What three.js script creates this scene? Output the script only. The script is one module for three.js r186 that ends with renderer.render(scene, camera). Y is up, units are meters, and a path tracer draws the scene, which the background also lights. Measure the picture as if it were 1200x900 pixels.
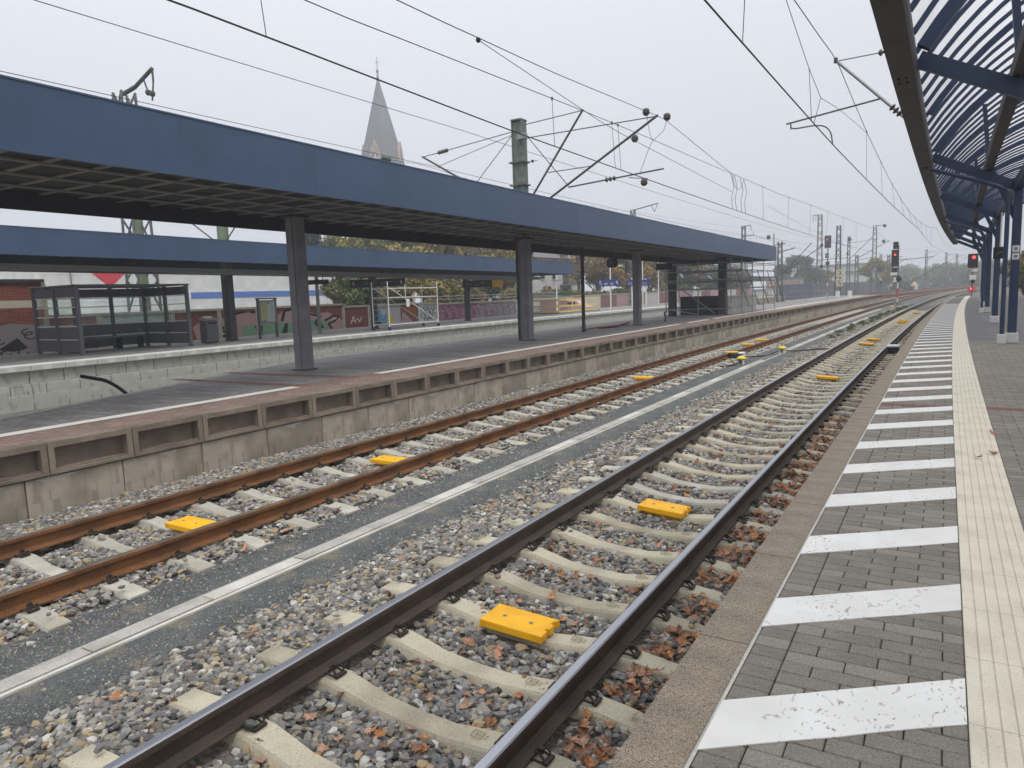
import * as THREE from 'three';
import { mergeGeometries } from 'three/addons/utils/BufferGeometryUtils.js';

// ---------------------------------------------------------------- camera, sky, sun, exposure
const scene = new THREE.Scene();
const camera = new THREE.PerspectiveCamera(56.13, 4 / 3, 0.1, 3000);
camera.position.set(2.632, 2.235, -1.573);
camera.up.set(-0.03138, 0.99186, -0.12339);
camera.lookAt(2.632 - 0.50915, 2.235 - 0.12209, -1.573 - 0.85197);

const renderer = new THREE.WebGLRenderer({ antialias: true });
renderer.toneMapping = THREE.LinearToneMapping;
renderer.toneMappingExposure = 1.2;
renderer.outputColorSpace = THREE.SRGBColorSpace;
renderer.shadowMap.enabled = true;

{ // overcast sky: an even grey-white cover, a little brighter overhead
  const w = 128, h = 64, data = new Float32Array(w * h * 4);
  for (let j = 0; j < h; j++) for (let i = 0; i < w; i++) {
    const el = Math.max(0, ((j + 0.5) / h - 0.5) * Math.PI), k = (j * w + i) * 4;
    const g = 0.72 + 0.86 * Math.sin(el) ** 2 + 0.24 * Math.exp(-el / 0.1) + 0.012 * Math.sin(i * 0.196 + j * 0.3) * Math.cos(el);
    data[k] = 0.905 * g; data[k + 1] = 0.93 * g; data[k + 2] = 1.0 * g; data[k + 3] = 1;
  }
  const sky = new THREE.DataTexture(data, w, h, THREE.RGBAFormat, THREE.FloatType);
  sky.mapping = THREE.EquirectangularReflectionMapping; sky.magFilter = THREE.LinearFilter; sky.minFilter = THREE.LinearFilter;
  sky.needsUpdate = true;
  scene.background = sky; scene.environment = sky;
}
const sun = new THREE.DirectionalLight(new THREE.Color(1.0, 0.95, 0.87), 1.5);
sun.position.set(30, 90, -10); sun.castShadow = true; sun.shadow.radius = 60;
sun.shadow.mapSize.set(2048, 2048);
Object.assign(sun.shadow.camera, { left: -80, right: 80, top: 80, bottom: -80, near: 1, far: 300 });
sun.target.position.set(-8, 0, -40); scene.add(sun, sun.target);
scene.fog = new THREE.FogExp2(new THREE.Color(0.80, 0.83, 0.88), 0.0020);

// ---------------------------------------------------------------- helpers
let seed = 12345;
const rnd = () => { seed = (seed + 0x6D2B79F5) | 0; let t = Math.imul(seed ^ (seed >>> 15), 1 | seed); t = (t + Math.imul(t ^ (t >>> 7), 61 | t)) ^ t; return ((t ^ (t >>> 14)) >>> 0) / 4294967296; };
const rr = (a, b) => a + (b - a) * rnd();
const V = (x, y, z) => new THREE.Vector3(x, y, z);

// the railway's line in plan: s metres along, d metres to the right, gently curving right
const heading = s => 0.0005 * Math.max(s, -40) + 0.00003 * Math.max(s - 50, 0) + 0.00039 * Math.max(s - 100, 0);
const S0 = -60, DS = 0.5, LINE = [];
{ let x = 0, z = 0; const n = 2400; const raw = [];
  for (let i = 0; i <= n; i++) { raw.push([x, z]); const h = heading(S0 + (i + 0.5) * DS); x += Math.sin(h) * DS; z += Math.cos(h) * DS; }
  const o = raw[Math.round(-S0 / DS)]; for (const p of raw) LINE.push([p[0] - o[0], p[1] - o[1]]); }
function at(s, d, y) {
  const f = (s - S0) / DS, i = Math.max(0, Math.min(LINE.length - 2, Math.floor(f))), t = f - i, a = LINE[i], b = LINE[i + 1], h = heading(s);
  return V(a[0] + (b[0] - a[0]) * t + Math.cos(h) * d, y, -(a[1] + (b[1] - a[1]) * t - Math.sin(h) * d));
}
const used = {};
function numbered(n) { const k = used[n] = (used[n] ?? -1) + 1; return k ? n + '_' + String(k).padStart(3, '0') : n; }
function tag(o, label, category, group, kind) {
  if (label) o.userData.label = label; if (category) o.userData.category = category;
  if (group) o.userData.group = group; if (kind) o.userData.kind = kind; return o;
}
function mesh(name, geo, mat, parent) {
  const m = new THREE.Mesh(geo, mat); m.castShadow = m.receiveShadow = true;
  m.name = parent ? name : numbered(name); (parent || scene).add(m); return m;
}
function group(name, s, d, y, turn = 0) { // a thing standing at (s, d): local x to the right, -z along the line
  const g = new THREE.Group(); g.name = numbered(name); g.position.copy(at(s, d, y)); g.rotation.y = -heading(s) + turn; scene.add(g); return g;
}
function plain(name) { const g = new THREE.Group(); g.name = numbered(name); scene.add(g); return g; }
function structure(o) { o.userData.kind = 'structure'; return o; }

// geometry helpers -------------------------------------------------
function metreUV(g) { // box-like uv in metres from position and normal
  const p = g.attributes.position, n = g.attributes.normal, uv = new Float32Array(p.count * 2);
  for (let i = 0; i < p.count; i++) {
    const ax = Math.abs(n.getX(i)), ay = Math.abs(n.getY(i)), az = Math.abs(n.getZ(i));
    if (ay >= ax && ay >= az) { uv[2 * i] = p.getX(i); uv[2 * i + 1] = p.getZ(i); }
    else if (ax >= az) { uv[2 * i] = p.getZ(i); uv[2 * i + 1] = p.getY(i); }
    else { uv[2 * i] = p.getX(i); uv[2 * i + 1] = p.getY(i); }
  }
  g.setAttribute('uv', new THREE.BufferAttribute(uv, 2)); return g;
}
function bx(w, h, l, x = 0, y = 0, z = 0, ry = 0) { // plain box, centre given
  const g = new THREE.BoxGeometry(w, h, l).toNonIndexed(); if (ry) g.rotateY(ry); g.translate(x, y, z); return metreUV(g);
}
function cbx(w, h, l, c, x = 0, y = 0, z = 0) { // box with chamfered edges
  const X = w / 2, Y = h / 2, Z = l / 2, pos = [];
  const tri = (a, b, d) => pos.push(...a, ...b, ...d), quad = (a, b, d, e) => { tri(a, b, d); tri(a, d, e); };
  for (const s of [1, -1]) {
    quad([s * X, -Y + c, -Z + c], [s * X, Y - c, -Z + c], [s * X, Y - c, Z - c], [s * X, -Y + c, Z - c]);
    quad([-X + c, s * Y, -Z + c], [X - c, s * Y, -Z + c], [X - c, s * Y, Z - c], [-X + c, s * Y, Z - c]);
    quad([-X + c, -Y + c, s * Z], [X - c, -Y + c, s * Z], [X - c, Y - c, s * Z], [-X + c, Y - c, s * Z]);
    for (const t of [1, -1]) {
      quad([s * X, t * (Y - c), -Z + c], [s * X, t * (Y - c), Z - c], [s * (X - c), t * Y, Z - c], [s * (X - c), t * Y, -Z + c]);
      quad([s * X, -Y + c, t * (Z - c)], [s * X, Y - c, t * (Z - c)], [s * (X - c), Y - c, t * Z], [s * (X - c), -Y + c, t * Z]);
      quad([-X + c, s * Y, t * (Z - c)], [X - c, s * Y, t * (Z - c)], [X - c, s * (Y - c), t * Z], [-X + c, s * (Y - c), t * Z]);
      for (const u of [1, -1]) tri([s * X, t * (Y - c), u * (Z - c)], [s * (X - c), t * Y, u * (Z - c)], [s * (X - c), t * (Y - c), u * Z]);
    }
  }
  // make faces look outward
  for (let i = 0; i < pos.length; i += 9) {
    const a = V(pos[i], pos[i + 1], pos[i + 2]), b = V(pos[i + 3], pos[i + 4], pos[i + 5]), d = V(pos[i + 6], pos[i + 7], pos[i + 8]);
    const n = b.clone().sub(a).cross(d.clone().sub(a)), m = a.clone().add(b).add(d);
    if (n.dot(m) < 0) { pos.splice(i + 3, 6, d.x, d.y, d.z, b.x, b.y, b.z); }
  }
  const g = new THREE.BufferGeometry(); g.setAttribute('position', new THREE.Float32BufferAttribute(pos, 3));
  g.computeVertexNormals(); g.translate(x, y, z); return metreUV(g);
}
function rod(a, b, r, n = 6, r2 = r) { // straight bar between two points
  const d = b.clone().sub(a), L = d.length(), g = new THREE.CylinderGeometry(r2, r, L, n, 1).toNonIndexed();
  g.applyQuaternion(new THREE.Quaternion().setFromUnitVectors(V(0, 1, 0), d.normalize()));
  return g.translate((a.x + b.x) / 2, (a.y + b.y) / 2, (a.z + b.z) / 2);
}
function bar(a, b, w, h) { // straight rectangular bar between two points, h in the upright direction
  const d = b.clone().sub(a), L = d.length(), g = new THREE.BoxGeometry(w, h, L).toNonIndexed();
  const m = new THREE.Matrix4().lookAt(V(0, 0, 0), d, Math.abs(d.y) > 0.98 * L ? V(0, 0, 1) : V(0, 1, 0));
  g.applyMatrix4(m).translate((a.x + b.x) / 2, (a.y + b.y) / 2, (a.z + b.z) / 2); return metreUV(g);
}
function tube(pts, r, n = 5, seg) { return new THREE.TubeGeometry(new THREE.CatmullRomCurve3(pts), seg || pts.length * 3, r, n, false).toNonIndexed(); }
function lathe(pts, n = 12) { return new THREE.LatheGeometry(pts.map(p => new THREE.Vector2(p[0], p[1])), n).toNonIndexed(); }
const merge = l => mergeGeometries(l.map(g => { const k = g.index ? g.toNonIndexed() : g; for (const a of Object.keys(k.attributes)) if (!['position', 'normal', 'uv'].includes(a)) k.deleteAttribute(a); return k; }));
// a profile of [d, y] points carried along the line; profile may depend on s
function sweep(profile, s0, s1, step = 1, { lift = () => 0, close = false, caps = false } = {}) {
  const f = typeof profile === 'function' ? profile : () => profile, n = Math.max(1, Math.ceil((s1 - s0) / step));
  const rows = []; for (let i = 0; i <= n; i++) { const s = s0 + (s1 - s0) * i / n; const pr = f(s); rows.push({ s, pr, p: pr.map(q => at(s, q[0], q[1] + lift(s))) }); }
  const pos = [], uv = [], idx = [], m = rows[0].pr.length, segs = close ? m : m - 1; let acc = 0;
  for (let k = 0; k < segs; k++) {
    const k2 = (k + 1) % m, len = Math.hypot(rows[0].pr[k2][0] - rows[0].pr[k][0], rows[0].pr[k2][1] - rows[0].pr[k][1]), base = pos.length / 3;
    for (const r of rows) { pos.push(...r.p[k], ...r.p[k2]); uv.push(acc, r.s, acc + len, r.s); }
    for (let i = 0; i < n; i++) { const a = base + 2 * i; idx.push(a, a + 2, a + 1, a + 1, a + 2, a + 3); }
    acc += len;
  }
  if (caps) for (const [r, flip] of [[rows[0], 0], [rows[n], 1]]) {
    const base = pos.length / 3, tris = THREE.ShapeUtils.triangulateShape(r.pr.map(q => new THREE.Vector2(q[0], q[1])), []);
    r.p.forEach((p, i) => { pos.push(...p); uv.push(r.pr[i][0], r.pr[i][1]); });
    for (const t of tris) flip ? idx.push(base + t[0], base + t[1], base + t[2]) : idx.push(base + t[2], base + t[1], base + t[0]);
  }
  const g = new THREE.BufferGeometry(); g.setAttribute('position', new THREE.Float32BufferAttribute(pos, 3));
  g.setAttribute('uv', new THREE.Float32BufferAttribute(uv, 2)); g.setIndex(idx); g.computeVertexNormals(); return g;
}
const rect = (d0, d1, y0, y1) => [[d0, y0], [d0, y1], [d1, y1], [d1, y0]];

// ---------------------------------------------------------------- textures
function hash2(x, y, k) { let h = Math.imul(x | 0, 374761393) + Math.imul(y | 0, 668265263) + Math.imul(k | 0, 2147483647); h = Math.imul(h ^ (h >>> 13), 1274126177); return ((h ^ (h >>> 16)) >>> 0) / 4294967296; }
function vnoise(x, y, per, k) { // tileable value noise with whole-number period
  const xi = Math.floor(x), yi = Math.floor(y), fx = x - xi, fy = y - yi, m = v => ((v % per) + per) % per;
  const a = hash2(m(xi), m(yi), k), b = hash2(m(xi + 1), m(yi), k), c = hash2(m(xi), m(yi + 1), k), d = hash2(m(xi + 1), m(yi + 1), k);
  const u = fx * fx * (3 - 2 * fx), v = fy * fy * (3 - 2 * fy); return a + (b - a) * u + (c - a) * v + (a - b - c + d) * u * v;
}
function fbm(u, v, base, oct, k) { let s = 0, a = 0.5, p = base; for (let i = 0; i < oct; i++) { s += a * vnoise(u * p, v * p, p, k + i * 17); a *= 0.5; p *= 2; } return s / (1 - Math.pow(0.5, oct)); }
function colourTex(n, size, fn) { // fn(u, v) -> [r, g, b] sRGB 0..255; size in metres
  const d = new Uint8Array(n * n * 4);
  for (let j = 0; j < n; j++) for (let i = 0; i < n; i++) { const c = fn(i / n, j / n, i, j), k = (j * n + i) * 4; for (let q = 0; q < 3; q++) d[k + q] = Math.max(0, Math.min(255, c[q])); d[k + 3] = 255; }
  const t = new THREE.DataTexture(d, n, n); t.colorSpace = THREE.SRGBColorSpace; return setup(t, size);
}
function greyTex(n, size, fn) {
  const d = new Uint8Array(n * n * 4);
  for (let j = 0; j < n; j++) for (let i = 0; i < n; i++) { const c = Math.max(0, Math.min(255, 255 * fn(i / n, j / n, i, j))), k = (j * n + i) * 4; d[k] = d[k + 1] = d[k + 2] = c; d[k + 3] = 255; }
  return setup(new THREE.DataTexture(d, n, n), size);
}
function setup(t, size) { t.wrapS = t.wrapT = THREE.RepeatWrapping; t.magFilter = THREE.LinearFilter; t.minFilter = THREE.LinearMipmapLinearFilter; t.generateMipmaps = true; t.repeat.set(1 / size, 1 / size); t.needsUpdate = true; return t; }
const mix = (a, b, t) => a.map((v, i) => v + (b[i] - v) * t);
const smooth = (a, b, x) => { const t = Math.max(0, Math.min(1, (x - a) / (b - a))); return t * t * (3 - 2 * t); };
// speckled mineral surface: grain, patches and a few dark spots
function mineral(size, base, alt, grain, patch, k, n = 512, spots = 0) {
  return colourTex(n, size, (u, v, i, j) => {
    const p = fbm(u, v, 4, 4, k), f = hash2(i, j, k + 5), q = hash2(i >> 1, j >> 1, k + 9);
    let c = mix(base, alt, smooth(0.5 - patch, 0.5 + patch, p)); const g = (f - 0.5) * grain + (q - 0.5) * grain;
    if (spots && hash2(i >> 1, j >> 1, k + 31) < spots) c = mix(c, [40, 36, 32], 0.6);
    return c.map(x => x + g);
  });
}
const M = (o) => new THREE.MeshStandardMaterial(Object.assign({ roughness: 0.9, metalness: 0, side: THREE.DoubleSide }, o));
const lin = (r, g, b) => new THREE.Color().setRGB(r, g, b);
const srgb = (r, g, b) => new THREE.Color().setRGB(r / 255, g / 255, b / 255, THREE.SRGBColorSpace);
const fine = greyTex(256, 0.25, (u, v, i, j) => 0.5 + 0.5 * (hash2(i, j, 3) - 0.5) + 0.5 * (fbm(u, v, 16, 3, 8) - 0.5));
const coarse = greyTex(256, 0.9, (u, v) => fbm(u, v, 24, 3, 21));

const mat = {};
mat.sleeper = M({ map: mineral(1.3, [192, 184, 161], [164, 156, 137], 24, 0.3, 40, 512, 0.004), bumpMap: fine, bumpScale: 0.0025 });
mat.sleeper2 = M({ map: mineral(1.3, [182, 174, 152], [152, 144, 125], 24, 0.3, 41, 512, 0.006), bumpMap: fine, bumpScale: 0.0025 });
mat.sleeperWhite = M({ map: mineral(1.3, [205, 203, 192], [170, 166, 152], 20, 0.3, 43, 512, 0.003), bumpMap: fine, bumpScale: 0.0025 });
mat.sleeperWhite2 = M({ map: mineral(1.3, [190, 187, 176], [158, 152, 138], 20, 0.3, 44, 512, 0.003), bumpMap: fine, bumpScale: 0.0025 });
mat.railDark = M({ map: mineral(0.8, [70, 61, 55], [86, 72, 62], 16, 0.25, 50, 256), roughness: 0.75, metalness: 0.2 });
mat.railRust = M({ map: mineral(0.8, [126, 82, 42], [92, 61, 37], 24, 0.25, 51, 256), roughness: 0.9 });
mat.steel = M({ color: srgb(176, 178, 184), roughness: 0.28, metalness: 0.9 });
mat.steelDull = M({ map: mineral(0.8, [96, 84, 74], [120, 108, 96], 16, 0.25, 52, 256), roughness: 0.5, metalness: 0.5 });
mat.clip = M({ color: srgb(52, 46, 42), roughness: 0.7, metalness: 0.3 });
mat.ballastGround = M({ map: colourTex(512, 1.4, (u, v, i, j) => { const c = hash2(i >> 3, j >> 3, 60), e = hash2(i >> 4, j >> 2, 61), g = fbm(u, v, 8, 3, 62), t = hash2(i, j, 63); return mix(mix([92, 90, 86], [150, 144, 132], c), [120, 104, 84], e > 0.8 ? 0.7 : 0.05).map(x => x * (0.62 + 0.5 * g) + (t - 0.5) * 26); }), bumpMap: coarse, bumpScale: 0.03 });
mat.grit = M({ map: colourTex(512, 1.6, (u, v, i, j) => { const g = hash2(i, j, 70), h2 = hash2(i >> 1, j >> 1, 71), p = fbm(u, v, 4, 4, 72), q = fbm(u, v, 6, 3, 79); let c = mix([70, 74, 75], [98, 100, 98], p); c = mix(c, [138, 126, 100], smooth(0.6, 0.78, q) * 0.55); return c.map(x => x + (g - 0.5) * 46 + (h2 - 0.5) * 34); }), bumpMap: fine, bumpScale: 0.006 });
mat.channel = M({ map: mineral(1.0, [176, 174, 166], [150, 147, 138], 18, 0.3, 75, 256, 0.004), bumpMap: fine, bumpScale: 0.002 });
mat.channelEdge = M({ map: mineral(1.0, [196, 194, 186], [176, 172, 162], 18, 0.3, 76, 256) });
mat.copingBrown = M({ map: colourTex(512, 0.5, (u, v, i, j) => { const g = hash2(i >> 1, j >> 1, 80), t = hash2(i >> 2, j >> 2, 81), p = fbm(u, v, 4, 3, 82); let c = mix([126, 114, 98], [162, 149, 130], g); if (t < 0.12) c = [88, 76, 66]; if (t > 0.9) c = [182, 168, 148]; return c.map(x => x * (0.9 + 0.2 * p)); }), bumpMap: fine, bumpScale: 0.004 });
mat.pavers = [[137, 131, 121], [134, 128, 118], [140, 134, 124], [131, 125, 116]].map((c, i) => M({ map: mineral(0.6, c, c.map(x => x - 14), 26, 0.35, 90 + i, 256, 0.004), bumpMap: fine, bumpScale: 0.0025 }));
mat.paverRed = M({ map: mineral(0.6, [140, 96, 84], [120, 84, 76], 22, 0.35, 95, 256), bumpMap: fine, bumpScale: 0.0025 });
mat.sand = M({ map: mineral(0.7, [150, 142, 126], [112, 106, 96], 26, 0.3, 96, 256) });
mat.paint = M({ map: colourTex(1024, 1.3, (u, v, i, j) => { const p = fbm(u, v, 6, 4, 100), q = vnoise(u * 130 + 9 * vnoise(u * 14, v * 14, 14, 108), v * 46 + 5 * vnoise(u * 10, v * 10, 10, 109), 46, 101), w = fbm(u, v, 4, 3, 103), r = hash2(i, j, 102); let c = mix([240, 239, 234], [222, 220, 213], p); c = mix(c, [120, 110, 96], smooth(0.74, 0.95, q) * smooth(0.25, 0.6, hash2(i >> 2, j >> 2, 104)) * smooth(0.44, 0.62, w) * 0.75); return c.map(x => x + (r - 0.5) * 12); }), roughness: 0.7, bumpMap: fine, bumpScale: 0.0015 });
mat.tactile = M({ map: mineral(0.9, [224, 215, 196], [207, 198, 178], 16, 0.35, 110, 512, 0.003), bumpMap: fine, bumpScale: 0.0015 });
mat.tactileGroove = M({ map: mineral(0.5, [164, 152, 130], [140, 130, 112], 24, 0.3, 111, 256) });
mat.platformPaving = M({ map: colourTex(512, 1.6, (u, v, i, j) => { const row = Math.floor(v * 16), x = u * 8 + (row % 2) * 0.5, col = Math.floor(x) % 8, fx = x - Math.floor(x), fy = v * 16 - row, jn = fx < 0.05 || fy < 0.1 ? 1 : 0, t = hash2(col, row, 120), p = fbm(u, v, 4, 3, 121); return mix(mix([92, 90, 90], [120, 117, 114], t), [64, 60, 56], jn * 0.8).map(c => c * (0.85 + 0.3 * p) + (hash2(i, j, 122) - 0.5) * 16); }), bumpMap: fine, bumpScale: 0.002, roughness: 0.7 });
mat.midPaving = M({ map: colourTex(512, 1.6, (u, v, i, j) => { const row = Math.floor(v * 16), x = u * 8 + (row % 2) * 0.5, col = Math.floor(x) % 8, fx = x - Math.floor(x), fy = v * 16 - row, jn = fx < 0.05 || fy < 0.1 ? 1 : 0, t = hash2(col, row, 125), p = fbm(u, v, 4, 3, 126); return mix(mix([118, 116, 114], [144, 142, 139], t), [84, 80, 76], jn * 0.8).map(c => c * (0.85 + 0.3 * p) + (hash2(i, j, 127) - 0.5) * 16); }), bumpMap: fine, bumpScale: 0.002, roughness: 0.75 });
mat.edgePaving = M({ map: colourTex(512, 1.6, (u, v, i, j) => { const row = Math.floor(v * 16), x = u * 8 + (row % 2) * 0.5, col = Math.floor(x) % 8, fx = x - Math.floor(x), fy = v * 16 - row, jn = fx < 0.05 || fy < 0.1 ? 1 : 0, t = hash2(col, row, 130), p = fbm(u, v, 4, 3, 131); return mix(mix([128, 108, 98], [146, 124, 112], t), [72, 62, 56], jn * 0.7).map(c => c * (0.85 + 0.3 * p) + (hash2(i, j, 132) - 0.5) * 16); }), bumpMap: fine, bumpScale: 0.002 });
mat.panel = M({ map: mineral(1.2, [140, 127, 112], [112, 101, 89], 26, 0.35, 140, 512, 0.006), bumpMap: fine, bumpScale: 0.003 });
mat.panel2 = M({ map: mineral(1.2, [134, 121, 106], [104, 94, 83], 26, 0.35, 141, 512, 0.006), bumpMap: fine, bumpScale: 0.003 });
mat.baseWall = [0, 1, 2].map(k => M({ map: colourTex(512, 1.4, (u, v, i, j) => { const p = fbm(u, v, 3, 5, 150 + k * 9), st = vnoise(u * 40, v * 3, 40, 151 + k), r = hash2(i, j, 152 + k); let c = mix([172, 162, 145], [136, 127, 112], smooth(0.3, 0.7, p)); c = mix(c, [96, 88, 78], smooth(0.6, 0.9, st) * 0.3); return c.map(x => x + (r - 0.5) * 20); }), bumpMap: fine, bumpScale: 0.003 }));
mat.efflorescence = M({ map: mineral(0.8, [186, 182, 174], [150, 144, 134], 24, 0.4, 158, 256) });
mat.whiteSlab = M({ map: mineral(1.1, [208, 208, 204], [186, 186, 180], 14, 0.3, 160, 256, 0.002), bumpMap: fine, bumpScale: 0.002 });
mat.block = [0, 1, 2].map(k => M({ map: colourTex(256, 1.2, (u, v, i, j) => { const p = fbm(u, v, 4, 4, 165 + k), st = vnoise(u * 24, v * 3, 24, 170 + k); let c = mix([186, 186, 180], [160, 160, 152], p); c = mix(c, [96, 94, 86], smooth(0.62, 0.95, st) * (k === 2 ? 0.8 : 0.3)); return c.map(x => x + (hash2(i, j, 175) - 0.5) * 14); }) }));
mat.fascia = [0, 1, 2].map(k => M({ map: mineral(2.6, [63, 85, 114].map(c => c + k * 2 - 2), [57, 78, 106].map(c => c + k * 2 - 2), 5, 0.4, 180 + k, 256), roughness: 0.42 }));
mat.soffit = M({ map: mineral(1.8, [62, 64, 70], [54, 56, 62], 8, 0.3, 185, 256), roughness: 0.8 });
mat.purlin = M({ color: srgb(140, 137, 135), roughness: 0.8 });
mat.column = M({ map: mineral(1.4, [126, 125, 131], [114, 113, 119], 8, 0.3, 190, 256), roughness: 0.6 });
mat.darkPost = M({ color: srgb(58, 57, 56), roughness: 0.7 });
mat.blueSteel = M({ map: mineral(1.6, [44, 60, 88], [38, 52, 78], 6, 0.4, 195, 256), roughness: 0.5 });
mat.edgeBeam = M({ map: mineral(1.6, [84, 82, 82], [72, 70, 71], 8, 0.4, 196, 256), roughness: 0.75 });
mat.roofSheet = new THREE.MeshPhysicalMaterial({ color: lin(0.95, 0.95, 0.96), roughness: 0.95, transmission: 1.0, thickness: 0, side: THREE.DoubleSide });
mat.galv = M({ map: mineral(0.7, [150, 152, 154], [128, 130, 132], 14, 0.3, 200, 256), roughness: 0.5, metalness: 0.5 });
mat.lattice = M({ map: mineral(0.7, [112, 116, 112], [88, 92, 90], 14, 0.3, 201, 256), roughness: 0.7, metalness: 0.2 });
mat.mastGreen = M({ map: mineral(0.7, [112, 122, 112], [92, 100, 92], 12, 0.3, 202, 256), roughness: 0.7 });
mat.mastGreen2 = M({ map: mineral(0.7, [122, 138, 112], [104, 118, 96], 12, 0.3, 203, 256), roughness: 0.7 });
mat.wire = M({ color: srgb(58, 58, 60), roughness: 0.6, metalness: 0.4 });
mat.arm = M({ color: srgb(84, 84, 84), roughness: 0.6, metalness: 0.4 });
mat.insulator = M({ color: srgb(66, 62, 50), roughness: 0.35 });
mat.insulatorGreen = M({ color: srgb(70, 98, 86), roughness: 0.35 });
mat.yellow = M({ map: mineral(0.5, [247, 184, 18], [232, 168, 14], 10, 0.3, 210, 256, 0.002), roughness: 0.55 });
mat.yellowPale = M({ color: srgb(214, 190, 60), roughness: 0.6 });
mat.black = M({ color: srgb(26, 26, 27), roughness: 0.6 });
mat.blackMatte = M({ color: srgb(30, 29, 29), roughness: 0.9 });
mat.white = M({ color: srgb(216, 216, 212), roughness: 0.7 });
mat.grey = M({ color: srgb(128, 129, 130), roughness: 0.7 });
mat.shelter = M({ color: srgb(86, 86, 92), roughness: 0.55 });
mat.red = M({ color: srgb(176, 60, 50), roughness: 0.6 });
mat.blueSign = M({ color: srgb(40, 54, 122), roughness: 0.5 });
mat.glass = new THREE.MeshPhysicalMaterial({ color: lin(0.92, 0.96, 0.95), roughness: 0.06, transmission: 1, thickness: 0, side: THREE.DoubleSide });
mat.bark = M({ map: mineral(0.8, [92, 80, 68], [66, 58, 50], 22, 0.3, 220, 256) });
mat.leaf = M({ vertexColors: true, roughness: 0.85 });
mat.ground = M({ map: mineral(3.0, [118, 112, 100], [96, 98, 80], 24, 0.3, 225, 256) });
console.log('materials');
// ---------------------------------------------------------------- ground, ballast, path
const HP = 0.465, HM = 0.587, HF = 0.63, CANT = 0.067, LT = -4.52; // platform heights, cant, left track's centre
{ const g = new THREE.PlaneGeometry(760, 760, 1, 1).rotateX(-Math.PI / 2).translate(0, -0.75, -300);
  tag(structure(mesh('ground', metreUV(g), mat.ground)), 'brown green ground stretching away beyond the railway', 'ground'); }
const ballastY = (s, d) => { // height of the stone bed
  if (d > -2.0) return d < -0.85 ? (d < -1.35 ? THREE.MathUtils.lerp(-0.225, -0.15, (d + 2.0) / 0.65) : -0.15) : (d < 0.8 ? -0.272 - CANT * d + 0.03 * smooth(0.35, 0.7, Math.abs(d)) : -0.30);
  if (d > -3.35) return -0.225;
  if (d > -5.5) return Math.abs(d - LT) < 0.75 ? -0.238 : -0.195;
  return d > -6.0 ? -0.20 : -0.20 - 0.11 * (d + 6.0) / -1.0;
};
const bedProfile = (a, b, n) => s => Array.from({ length: n + 1 }, (_, i) => { const d = a + (b - a) * i / n; return [d, ballastY(s, d) - 0.012]; });
const bedR = plain('ballast_bed'), bedL = plain('ballast_bed');
tag(structure(bedR), 'grey and tan ballast around the shiny rails beside the hatched platform', 'ballast');
tag(structure(bedL), 'grey ballast around the rusty rails below the concrete platform wall', 'ballast');
mesh('stone_layer', sweep(bedProfile(-2.02, 1.62, 26), -4, 130, 1.5), mat.ballastGround, bedR);
mesh('stone_layer', sweep(bedProfile(-7.05, -3.1, 22), -4, 130, 1.5), mat.ballastGround, bedL);
tag(structure(mesh('ballast_field', sweep([[-29, -0.42], [-13.2, -0.30], [-7.3, -0.30], [14, -0.32]], 88, 620, 4), mat.ballastGround)), 'wide field of grey ballast under the far station tracks', 'ballast');
tag(structure(mesh('ballast_bed_between', sweep([[-21.7, -1.15], [-13.6, -1.15], [-8.4, -1.15]], 0, 112, 4), mat.ballastGround)), 'ballast in the trench behind the middle platform', 'ballast');
tag(structure(mesh('path', sweep([[-3.3, -0.215], [-2.68, -0.205], [-2.45, -0.205], [-1.85, -0.215]], -4, 110, 1), mat.grit)), 'dark grit path running between the two tracks', 'path');
{ // concrete cable channel in the path: cover slabs and a pale edge
  const ch = plain('cable_channel'); tag(ch, 'pale concrete cable channel set in the dark grit path', 'cable channel');
  for (let s = 2.2, k = 0; s < 62; s += 1.0, k++) {
    if (k > 2 && Math.abs(s - 27.2) < 1.2) continue; // covers are off beside the yellow capped boxes
    const L = 0.985, y = -0.186 + rr(-0.003, 0.003), o = rr(-0.004, 0.004);
    mesh('cover_slab', sweep(rect(-2.665 + o, -2.515 + o, y - 0.05, y), s, s + L, 1, { caps: true, close: true }), k % 3 ? mat.channel : mat.channelEdge, ch);
  }
  mesh('channel_edge', sweep(rect(-2.495, -2.455, -0.25, -0.189), -4, 90, 1, { caps: true, close: true }), mat.channelEdge, ch);
  mesh('channel_edge', sweep(rect(-2.70, -2.675, -0.25, -0.195), -4, 90, 1, { caps: true, close: true }), mat.channel, ch);
}
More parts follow.
